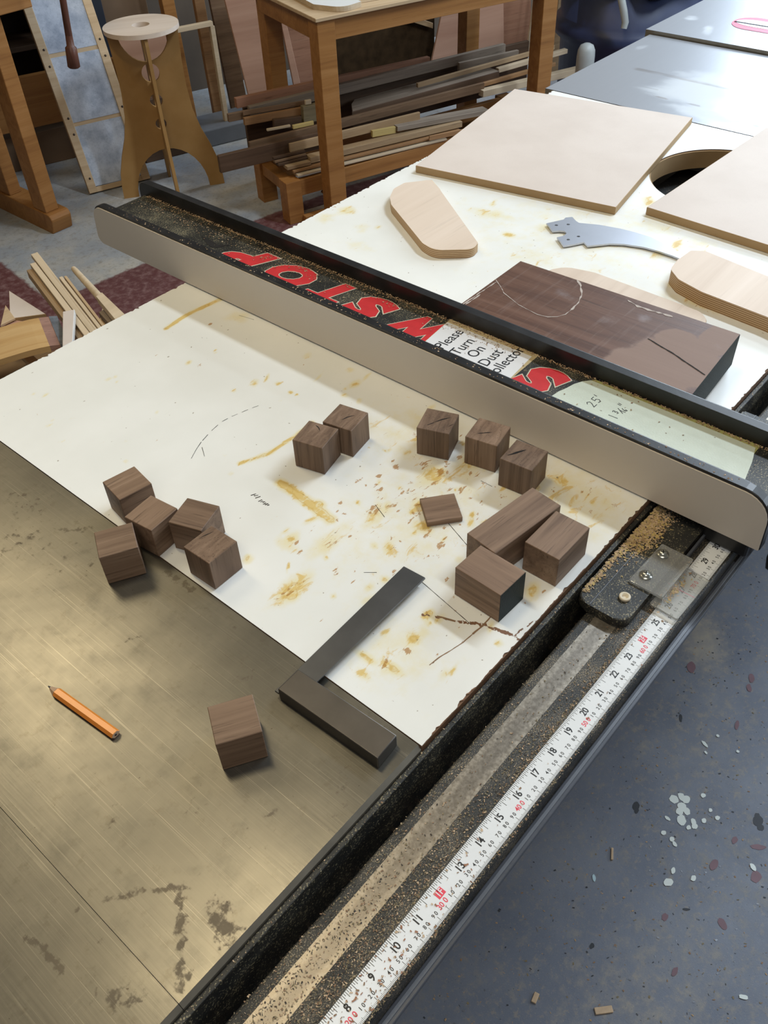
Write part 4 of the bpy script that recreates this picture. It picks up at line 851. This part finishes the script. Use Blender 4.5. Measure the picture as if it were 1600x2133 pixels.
LB = [(.985, 2.912, -.464, 1.825, 2.912, -.476, .034, .022, 'redw', 'reddish board on top of the pile with a split left end'), (1.02, 2.883, -.492, 2.18, 2.889, -.486, .036, .021, 'grayw', 'long grey board running the whole top of the lumber pile'), (.991, 2.877, -.498, 1.248, 2.866, -.509, .017, .005, 'brown', 'thin brown board end just under the long grey board'),
    (.985, 2.858, -.517, 1.237, 2.849, -.526, .026, .016, 'orange', 'orange brown board end at the upper left of the pile'), (.937, 2.890, -.502, 1.09, 2.886, -.506, .028, .014, 'brown', 'short brown end sticking out left beyond the orange one'), (1.209, 2.826, -.515, 1.339, 2.822, -.519, .060, .024, 'olive', 'squat olive block left of the table leg'),
    (1.225, 2.835, -.498, 1.249, 2.834, -.499, .016, .010, 'creamw', 'tiny pale scrap sitting on the olive block'), (1.091, 2.835, -.54, 1.200, 2.827, -.548, .038, .020, 'dark', 'dark short board under the orange brown end'), (1.149, 2.800, -.561, 1.234, 2.798, -.563, .014, .010, 'yellow', 'small yellow offcut below the olive block'), (1.052, 2.817, -.558, 1.145, 2.813, -.562, .008, .010, 'creamw', 'thin cream strip poking out at the left of the pile'),
    (.965, 2.790, -.578, 2.008, 2.791, -.577, .034, .013, 'brown', 'long brown board crossing the middle of the pile'), (.833, 2.770, -.591, 1.316, 2.765, -.596, .061, .018, 'dark', 'wide dark board standing on edge, farthest out to the left'), (1.106, 2.752, -.604, 1.672, 2.748, -.609, .031, .011, 'tan', 'tan board with a square end left of the front leg'), (1.029, 2.736, -.631, 1.158, 2.734, -.633, .008, .014, 'dark', 'topmost of the thin dark slats above the rack leg'),
    (1.03, 2.729, -.642, 1.158, 2.728, -.643, .008, .018, 'brown', 'middle one of the thin slats above the rack leg'), (1.039, 2.722, -.652, 1.158, 2.721, -.653, .009, .024, 'dark', 'lowest of the thin dark slats above the rack leg'), (1.162, 2.705, -.652, 1.837, 2.695, -.664, .022, .040, 'tan', 'broad tan board lying flat behind the front table leg'), (1.063, 2.700, -.661, 1.16, 2.698, -.663, .013, .040, 'tan', 'tan board end resting right on the rack leg'),
    (1.082, 2.690, -.6775, 1.821, 2.676, -.6895, .008, .050, 'orange', 'orange brown strip low on the rack'), (1.091, 2.676, -.690, 1.743, 2.664, -.700, .007, .050, 'creamw', 'pale bottom board lying on the rack rail'), (1.722, 2.842, -.538, 2.406, 2.846, -.520, .016, .014, 'tan', 'thin tan board sloping up at the right of the pile'), (1.939, 2.872, -.510, 2.234, 2.868, -.514, .040, .014, 'grayw', 'grey board with a square right end near the back leg'),
    (2.102, 2.825, -.55, 2.466, 2.832, -.543, .017, .022, 'creamw', 'cream board with a sharp end right of the right table leg'), (1.986, 2.800, -.583, 2.385, 2.806, -.575, .014, .018, 'orange', 'orange strip just left of the right table leg'), (1.989, 2.770, -.600, 2.505, 2.764, -.606, .025, .034, 'creamw', 'long cream board reaching the white pipe at the right'), (1.552, 2.722, -.631, 1.975, 2.706, -.652, .018, .050, 'grayw', 'flat grey board lying low in the middle of the pile'),
    (1.448, 2.735, -.628, 1.55, 2.731, -.633, .024, .014, 'yellow', 'short yellowish block left of the flat grey board'), (1.66, 2.662, -.672, 1.842, 2.656, -.680, .018, .006, 'orange', 'small orange offcut under the flat grey board'),
    (1.02, 2.937, -.512, 2.34, 2.937, -.512, .182, .018, 'dark', 'wide dark board on edge at the back of the pile')]
for u0, v0, z0, u1, v1, z1, th, wd, mt_, lb in LB:
    o = board('lumber_board', rp(u0, v0, z0), rp(u1, v1, z1), wd, th, M[mt_], None, .0012); tag(o, lb, 'board', 'loose boards on the lumber rack')
# the rough slab on the pile: pointed left end
o = prism('lumber_board', [(1.405, .004), (1.440, .075), (1.475, .112), (2.00, .112), (2.095, .085), (2.099, .010)], -.060, 0, [M['grayw'], M['dark']], None, 'z', .002, 1)
c = o.location.copy(); o.location = rp(c.x, 2.806 + c.y, -.562 - .030); o.rotation_euler = (0, math.radians(-1.0), YAW); tag(o, 'thick rough grey slab with a dark edge and pointed left end', 'board', 'loose boards on the lumber rack')

# plywood stool
st = thing('plywood_stool', 'stool of interlocking brown boards with a round pale plywood seat with hole', 'stool', (1.765, 2.810, FLOOR), math.radians(-32.6))
K = 1.09
prof = [(.205, 0), (.203, .045), (.196, .09), (.176, .15), (.150, .21), (.130, .28), (.122, .36), (.122, .44), (.126, .52), (.130, .55)]
leg_in = [(.145 * math.cos(a), .158 * math.sin(a)) for a in [PI * k / 16 for k in range(17)]]
top_cut = [(.092 * math.cos(a), .548 + .098 * math.sin(a)) for a in [PI + PI * k / 16 for k in range(17)]]
outer = [(x, z * K) for x, z in prof] + [(x, z * K) for x, z in top_cut[::-1]] + [(-x, z * K) for x, z in prof[::-1]] + [(x, z * K) for x, z in leg_in[::-1]]
holes = [circle(0, .415 * K, .033, 24), circle(0, .325 * K, .024, 20), circle(0, .245 * K, .021, 20)]
plate('side_panel', [outer] + holes, .012, M['mdfbrown'], st, (0, 0, 0), (PI / 2, 0, 0))
plate('cross_panel', [[(x * .98, z) for x, z in outer]] + holes, .012, M['mdfbrown'], st, (0, 0, 0), (PI / 2, 0, PI / 2 + .02))
sd = plate('seat_disc', [circle(0, 0, .136, 64), circle(0, 0, .032, 32)], .015, M['plytop'], st, (0, 0, .55 * K + .0075))
# tall frame with paper sheets
pf = thing('screen_frame', 'tall pale wood frame holding smudged blue white paper sheets, leaning back', 'frame', rp(.475, 3.39, FLOOR + .004), YAW)
lean = math.atan(.46)
pf.rotation_euler = (PI / 2 - lean, 0, YAW)
for x0, x1 in ((0, .033), (.226, .260)): box('rail', (x0, 0, -.012), (x1, 1.02, .010), M['pine'], pf, .0015)
for t0, t1 in ((0, .020), (.244, .270), (.494, .520), (.756, .782), (.998, 1.02)): box('crossbar', (.033, t0, -.010), (.226, t1, .006), M['pine'], pf, .001)
for t0, t1 in ((.022, .252), (.266, .503), (.518, .765), (.780, 1.0)): box('paper_sheet', (.031, t0, .0062), (.229, t1, .0072), M['smudge'], pf, 0)
for t in (.055, .225, .285, .475, .535, .74):
    for x in (.020, .243):
        lathe('screw', [(.0045, 0), (.0045, .0008), (.0001, .0012)], M['screw'], pf, (x, t, .0101), None, 8)
# workbench at the left
wb = thing('workbench', 'orange hardwood workbench trestle at the left edge', 'workbench', (1.28, 3.2, FLOOR))
def bl(x, y, z): return (x - 1.28, y - 3.2, z - FLOOR)
pts = rounded([(2.858, -.79), (2.884, -.865), (3.50, -.865), (3.50, -.79)], [.02, .004, .004, .004], 4)
prism('sled_foot', [(y - 3.2, z - FLOOR) for y, z in pts], 1.230 - 1.28, 1.316 - 1.28, M['oak'], wb, 'x', .004)
box('post', bl(1.236, 2.900, -.79), bl(1.292, 2.985, .02), M['oak'], wb, .003); box('post', bl(1.240, 3.155, -.79), bl(1.292, 3.225, .02), M['oak'], wb, .003)
q = box('stretcher', (-.60, -.014, -.098), (.42, .014, .098), M['oak'], wb, .002)
p = rp(.28, 3.755, -.585); q.location = bl(*p); q.rotation_euler = (0, 0, YAW)
box('bench_top', bl(.75, 2.84, .02), bl(1.55, 3.9, .09), M['oak'], wb, .004); box('top_rail', bl(1.0, 2.870, -.125), bl(1.40, 2.898, .02), M['oak'], wb, .003)
hp = rp(.486, 3.0, -.06); hq = rp(.470, 3.0, -.215); hd = (hq - hp).normalized()
h0 = hp - hd * .12; h1 = hq + hd * .072
rw = lambda p: bl(p.x, p.y, p.z)
tube('vise_handle', [rw(h0), rw(hp), rw(hq - hd * .028)], [.0095, .0105, .0115], M['mahog'], wb)
tube('handle_knob', [rw(hq - hd * .030), rw(hq), rw(hq + hd * .006), rw(hq + hd * .064), rw(hq + hd * .068)], [.0115, .0125, .0185, .0205, .0150], M['mahog'], wb)
tube('vise_screw', [rw(h0), rw(h0 + Vector((-.12, .08, .0)))], .014, M['black'], wb)
# under and behind the bench
def rbox(name, u0, v0, z0, u1, v1, z1, mat, label, cat, group=None, bev=.003):
    o = box(name, (u0, v0, z0), (u1, v1, z1), M[mat], None, bev); o.location = rp((u0 + u1) / 2, (v0 + v1) / 2, (z0 + z1) / 2); o.rotation_euler = (0, 0, YAW); return tag(o, label, cat, group)
rbox('cardboard_box', .05, 3.81, FLOOR, .56, 3.98, -.725, 'carton', 'brown cardboard box on the floor behind the bench legs', 'box')
sb = R('dark_shelf', 'dark brown shelf unit in the shade behind the workbench', 'shelf', .25, 4.12)
box('back_panel', (-.8, .12, 0), (.46, .15, 1.2), M['gap'], sb)
for z in (.16, .40, .55, .70, .85): box('shelf_board', (-.8, -.12, z), (.46, .12, z + .02), M['dark'], sb)
for x in (-.8, .44): box('upright', (x, -.12, 0), (x + .02, .12, 1.2), M['dark'], sb)
for k, (u, z, r) in enumerate(((.32, -.145, .03),)):
    lathe('round_tin', [(.001, 0), (r, 0), (r, .05), (.001, .05)], M['ledgelight'], None, rp(u, 4.05, -.1445)); o = bpy.data.objects['round_tin']; tag(o, 'small grey tin on the dark shelf at the top left', 'tin')
rbox('brown_carton', .82, 3.92, FLOOR, 1.03, 4.12, -.10, 'carton', 'tall brown carton behind the round stool seat', 'box')
vboard('blue_board', [(.752, -.1), (.806, -.1), (.812, FLOOR), (.748, FLOOR)], 3.80, .02, 'navy', 'narrow dark blue panel between paper frame and stool', 'panel')
rbox('dark_crate', .78, 3.56, FLOOR, 1.00, 3.72, -.615, 'dark', 'dark crate standing behind the stool panel', 'crate')
vboard('leaning_board', [(.775, -.36), (.985, -.33), (.985, -.613), (.79, -.613)], 3.60, .015, 'pink', 'pinkish board seen through the stool cut-out', 'board')
# boards and sheets standing behind
SB = 'boards standing behind the work table'
vboard('standing_board', [(1.050, -.20), (1.104, -.20), (1.116, FLOOR), (1.068, FLOOR)], 3.78, .05, 'oak', 'orange post standing directly right of the stool', 'board', SB)
vboard('standing_board', [(1.200, -.24), (1.246, -.24), (1.252, FLOOR), (1.209, FLOOR)], 3.80, .03, 'orange', 'brown orange post inside the pale thin frame', 'board', SB)
vboard('standing_board', [(1.285, -.24), (1.365, -.24), (1.405, FLOOR), (1.320, FLOOR)], 3.86, .02, 'brown', 'dark brown board right of the pale thin frame', 'board', SB)
wf = R('thin_frame', 'thin pale wood frame corner standing on the plinth behind the stool', 'frame', 1.12, 3.62, None, -.790)
box('frame_bar', (-.09, -.012, .385), (.078, .012, .403), M['creamw'], wf); box('frame_upright', (.064, -.012, 0), (.084, .012, .385), M['creamw'], wf); box('frame_upright', (-.11, -.012, 0), (-.09, .012, .403), M['creamw'], wf)
vboard('plywood_sheet', [(1.250, -.22), (1.482, -.22), (1.486, FLOOR), (1.329, FLOOR)], 3.60, .012, 'pink', 'pink plywood sheet left of the back table leg', 'board', SB)
vboard('plywood_sheet', [(1.488, -.22), (1.505, -.22), (1.600, FLOOR), (1.560, FLOOR)], 3.62, .012, 'pink', 'narrow pink plywood strip right of the back table leg', 'board', SB)
vboard('plywood_sheet', [(1.58, -.30), (1.74, -.30), (1.74, FLOOR), (1.60, FLOOR)], 3.72, .012, 'redw', 'dull reddish sheet behind the front table leg', 'board', SB)
vboard('shade_sheet', [(1.72, -.38), (2.40, -.38), (2.40, FLOOR), (1.72, FLOOR)], 3.76, .02, 'shadebrown', 'mottled dark brown stand-in for deeply shaded floor under the table', 'panel')  # shade over the far floor, put in as a dark upright sheet
vboard('standing_board', [(2.20, -.572), (2.26, -.566), (2.375, -.615), (2.375, -.640), (2.26, -.592)], 3.735, .02, 'tan', 'light board edge in the dark gap under the table', 'board', SB)
vboard('plywood_sheet', [(2.415, -.42), (2.508, -.42), (2.497, FLOOR), (2.290, FLOOR)], 3.66, .012, 'pink', 'tilted pink plywood sheet right of the dark gap', 'board', SB)
vboard('plywood_sheet', [(2.556, -.42), (2.745, -.42), (2.782, FLOOR), (2.575, FLOOR)], 3.68, .012, 'pink', 'wide pink plywood sheet left of the right table leg', 'board', SB)
vboard('plywood_sheet', [(2.750, -.42), (2.930, -.42), (2.972, FLOOR), (2.788, FLOOR)], 3.70, .012, 'redw', 'pink brown sheet just behind the right table leg', 'board', SB)
vboard('standing_board', [(2.918, -.42), (2.932, -.42), (2.888, FLOOR), (2.872, FLOOR)], 3.62, .012, 'creamw', 'thin pale stick slanting before the pink sheets', 'board', SB)
for a, b, c_, d_, mt_, lb, th in ((2.877, 2.921, 2.916, 2.863, 'tan', 'tan board first right of the right table leg', .02), (2.925, 2.972, 2.966, 2.918, 'redw', 'pinkish board second right of the right table leg', .02), (2.974, 3.003, 2.998, 2.968, 'dark', 'nearly black board between two brown boards', .02),
        (3.006, 3.064, 3.067, 3.000, 'orange', 'orange brown board beside the nearly black board', .02), (3.074, 3.160, 3.188, 3.072, 'brown', 'wide brown board left of the blue drum', .03)):
    vboard('standing_board', [(a, -.36), (b, -.36), (c_, FLOOR), (d_, FLOOR)], 3.40, th, mt_, lb, 'board', SB)
# drum with bag, pipe
dr = R('waste_drum', 'dark blue plastic drum overflowing with shavings behind the iron tables', 'drum', 2.835, 2.86)
lathe('drum_body', [(.01, 0), (.28, 0), (.292, .03), (.30, .31), (.33, .335), (.338, .36), (.33, .385), (.31, .405), (.312, .55), (.01, .55)], M['bluedrum'], dr, n=40)
bm = bmesh.new()
bmesh.ops.create_icosphere(bm, subdivisions=4, radius=1.0)
for v in bm.verts:
    d = v.co.copy(); k = 1 + .07 * math.sin(9 * d.x + 3 * d.z) * math.cos(8 * d.y) + .05 * math.sin(17 * d.y + 5 * d.x)
    v.co = Vector((d.x * .345 * k, d.y * .345 * k, .575 + d.z * (.16 if d.z > 0 else .085 * (1 + .6 * math.sin(5 * math.atan2(d.y, d.x))))))
from_bm('bag_rim', bm, M['bag'], dr, None, True)
bm = bmesh.new(); bmesh.ops.create_icosphere(bm, subdivisions=4, radius=1.0)
for v in bm.verts:
    d = v.co.copy(); k = 1 + .10 * math.sin(14 * d.x) * math.cos(13 * d.y + 4 * d.x)
    v.co = Vector((d.x * .26, d.y * .26, .65 + d.z * .15 * k))
from_bm('shavings', bm, M['debris'], dr)
tube('hose', [(-.30, -.20, .62), (-.315, -.24, .56), (-.305, -.262, .50), (-.295, -.268, .462), (-.300, -.270, .440)], [.014, .015, .015, .014, .012], M['whiteplastic'], dr)
lathe('standing_pipe', [(.001, 0), (.034, 0), (.036, .36), (.034, .385), (.026, .402), (.012, .409), (.001, .410)], M['whiteplastic'], None, rp(2.374, 2.615, FLOOR), n=24)
o = bpy.data.objects['standing_pipe']; tag(o, 'white plastic pipe with rounded end peeking over the iron table edge', 'pipe')

# ------------------------------------------------------------------ scrap bin and its offcuts
bn = thing('scrap_bin', 'open wooden scrap bin mostly hidden below the white table edge', 'bin', (.46, 1.30, FLOOR))
for a, b in (((-.27, -.34, 0), (.27, .30, .015)), ((-.27, -.34, .015), (-.255, .30, .30)), ((.255, -.34, .015), (.27, .30, .30)), ((-.255, -.34, .015), (.255, -.325, .30)), ((-.255, .285, .015), (.255, .30, .30))): box('bin_panel', a, b, M['tan'], bn, .002)
SC = 'offcuts sticking out of the scrap bin'
def scrap(P, Q, wd, th, mat, lb, side=1, roll=0, name='offcut'):
    return tag(board(name, P, Q, wd, th, M[mat], None, .001, side, roll), lb, 'offcut', SC)
scrap((.5930, 1.800, -.386), (.4930, 1.404, -.43), .0135, .022, 'tan', 'leftmost brown edged strip of the slanting bundle')
scrap((.6095, 1.806, -.378), (.5095, 1.410, -.422), .0140, .012, 'creamw', 'saw scarred cream strip, second of the slanting bundle')
scrap((.6335, 1.836, -.372), (.5335, 1.440, -.42), .0125, .012, 'creamw', 'longest smooth cream strip in the slanting bundle')
scrap((.6472, 1.838, -.374), (.5472, 1.442, -.42), .0055, .014, 'creamw', 'narrow cream strip beside the longest one in the bundle')
scrap((.6235, 1.708, -.388), (.5457, 1.400, -.428), .0085, .012, 'creamw', 'short cream strip on the right side of the bundle')
scrap((.6335, 1.702, -.388), (.5560, 1.395, -.43), .0065, .012, 'pine', 'shortest pale strip at the right rim of the bundle')
sk = thing('whittled_stick', 'pale whittled stick with a round end and a wedge shaped foot', 'offcut', (.628, 1.55, -.40), 0, SC)
tube('round_end', [(.040, .160, .015), (.036, .145, .015), (.012, .035, .005), (.007, .012, .002)], [.0060, .0075, .0090, .0095], M['creamw'], sk)
bm = bmesh.new()
v0 = [Vector((.007 + a * .0095, .012 + .002 * a, .002 + b * .009)) for a, b in ((-1, -1), (1, -1), (1, 1), (-1, 1))]; v1 = [Vector((-.020 + a * .0165, -.150, -.030 + b * .011)) for a, b in ((-1, -1), (1, -1), (1, 1), (-1, 1))]
A_ = [bm.verts.new(p) for p in v0]; B_ = [bm.verts.new(p) for p in v1]
bm.faces.new(A_); bm.faces.new(B_[::-1])
for k in range(4): bm.faces.new((A_[k], A_[(k + 1) % 4], B_[(k + 1) % 4], B_[k]))
from_bm('wedge_foot', bm, M['creamw'], sk)
scrap((.612, 1.545, -.418), (.602, 1.485, -.43), .022, .016, 'grayw', 'small grey chunk beside the foot of the whittled stick')
scrap((.650, 1.585, -.43), (.560, 1.500, -.45), .02, .012, 'pine', 'pale flat piece partly hidden under the bundle')
def scrap_poly(pts, z, th, mat, lb, rim=None):
    o = prism('offcut', pts, z - th, z, [M[mat], M[rim or mat]], None, 'z', .0008, 1); return tag(o, lb, 'offcut', SC)
scrap_poly([(.542, 1.820), (.470, 1.700), (.535, 1.650)], -.425, .010, 'mdftop', 'tan triangular fibreboard offcut at the left', 'mdfedge')
scrap_poly([(.497, 1.762), (.440, 1.690), (.478, 1.690)], -.423, .006, 'pine', 'tiny pale triangle at the left frame edge')
scrap_poly([(.470, 1.715), (.415, 1.655), (.450, 1.640), (.490, 1.675)], -.432, .008, 'pink', 'pinkish scrap at the very left frame edge')
scrap_poly([(.590, 1.640), (.632, 1.560), (.560, 1.470), (.49, 1.50)], -.472, .012, 'pink', 'light brown plywood triangle next to the white table edge')
scrap_poly([(.538, 1.567), (.560, 1.553), (.478, 1.442), (.452, 1.442)], -.390, .014, 'mdftop', 'plain pale block beside the bark edge of the curved board', 'white')
scrap_poly([(.425, 1.620), (.446, 1.615), (.435, 1.530), (.413, 1.530)], -.462, .014, 'creamw', 'narrow pale stick below the curved board')
scrap_poly([(.40, 1.72), (.52, 1.60), (.44, 1.50), (.30, 1.58)], -.495, .018, 'tan', 'broad tan board at the bottom of the scrap heap', 'mdfedge')
scrap_poly([(.30, 1.60), (.60, 1.60), (.60, 1.10), (.30, 1.10)], -.545, .02, 'pine', 'wide pale board lying across the bin')
# curved live-edge board: a bent strip with heartwood, sapwood and bark bands
cbd = thing('live_edge_board', 'curved yellow board with a grey bark edge on the scrap heap', 'offcut', (.45, 1.56, -.415), math.radians(-23), SC)
def bent(nm, x0, x1, mat, zoff=0, thick=.014, n=10):
    bm = bmesh.new(); rows = []
    for i in range(n + 1):
        x = x0 + (x1 - x0) * i / n; zc = .018 - 1.9 * (x + .01) ** 2 if x > -.01 else .018 - .4 * (x + .01) ** 2
        rows.append([bm.verts.new((x, y, zc + z + zoff)) for y, z in ((-.075, -thick), (-.075, 0), (.058, 0), (.058, -thick))])
    for a, b in zip(rows, rows[1:]):
        for k in range(4): bm.faces.new((a[k], a[(k + 1) % 4], b[(k + 1) % 4], b[k]))
    bm.faces.new(rows[0]); bm.faces.new(rows[-1][::-1]); return from_bm(nm, bm, M[mat], cbd)
bent('yellow_face', -.19, .024, 'yew'); bent('purple_band', .024, .046, 'heart'); bent('bark_edge', .046, .064, 'bark', .001, .017)

# ------------------------------------------------------------------ lamps under the ceiling
for k, (x, y, sx, sy, lb) in enumerate(((.32, 2.45, .42, 1.2, 'long ceiling lamp beyond the saw'), (.13, .80, .24, .55, 'small ceiling lamp above the saw'), (-1.7, -.9, 1.3, .6, 'added fill lamp behind the camera'))):  # the last one houses the added fill light
    t = thing('ceiling_lamp', lb, 'lamp', (x, y, 2.40))
    box('lamp_housing', (-sx / 2, -sy / 2, -.10), (sx / 2, sy / 2, 0), M['lampbody'], t, .004)
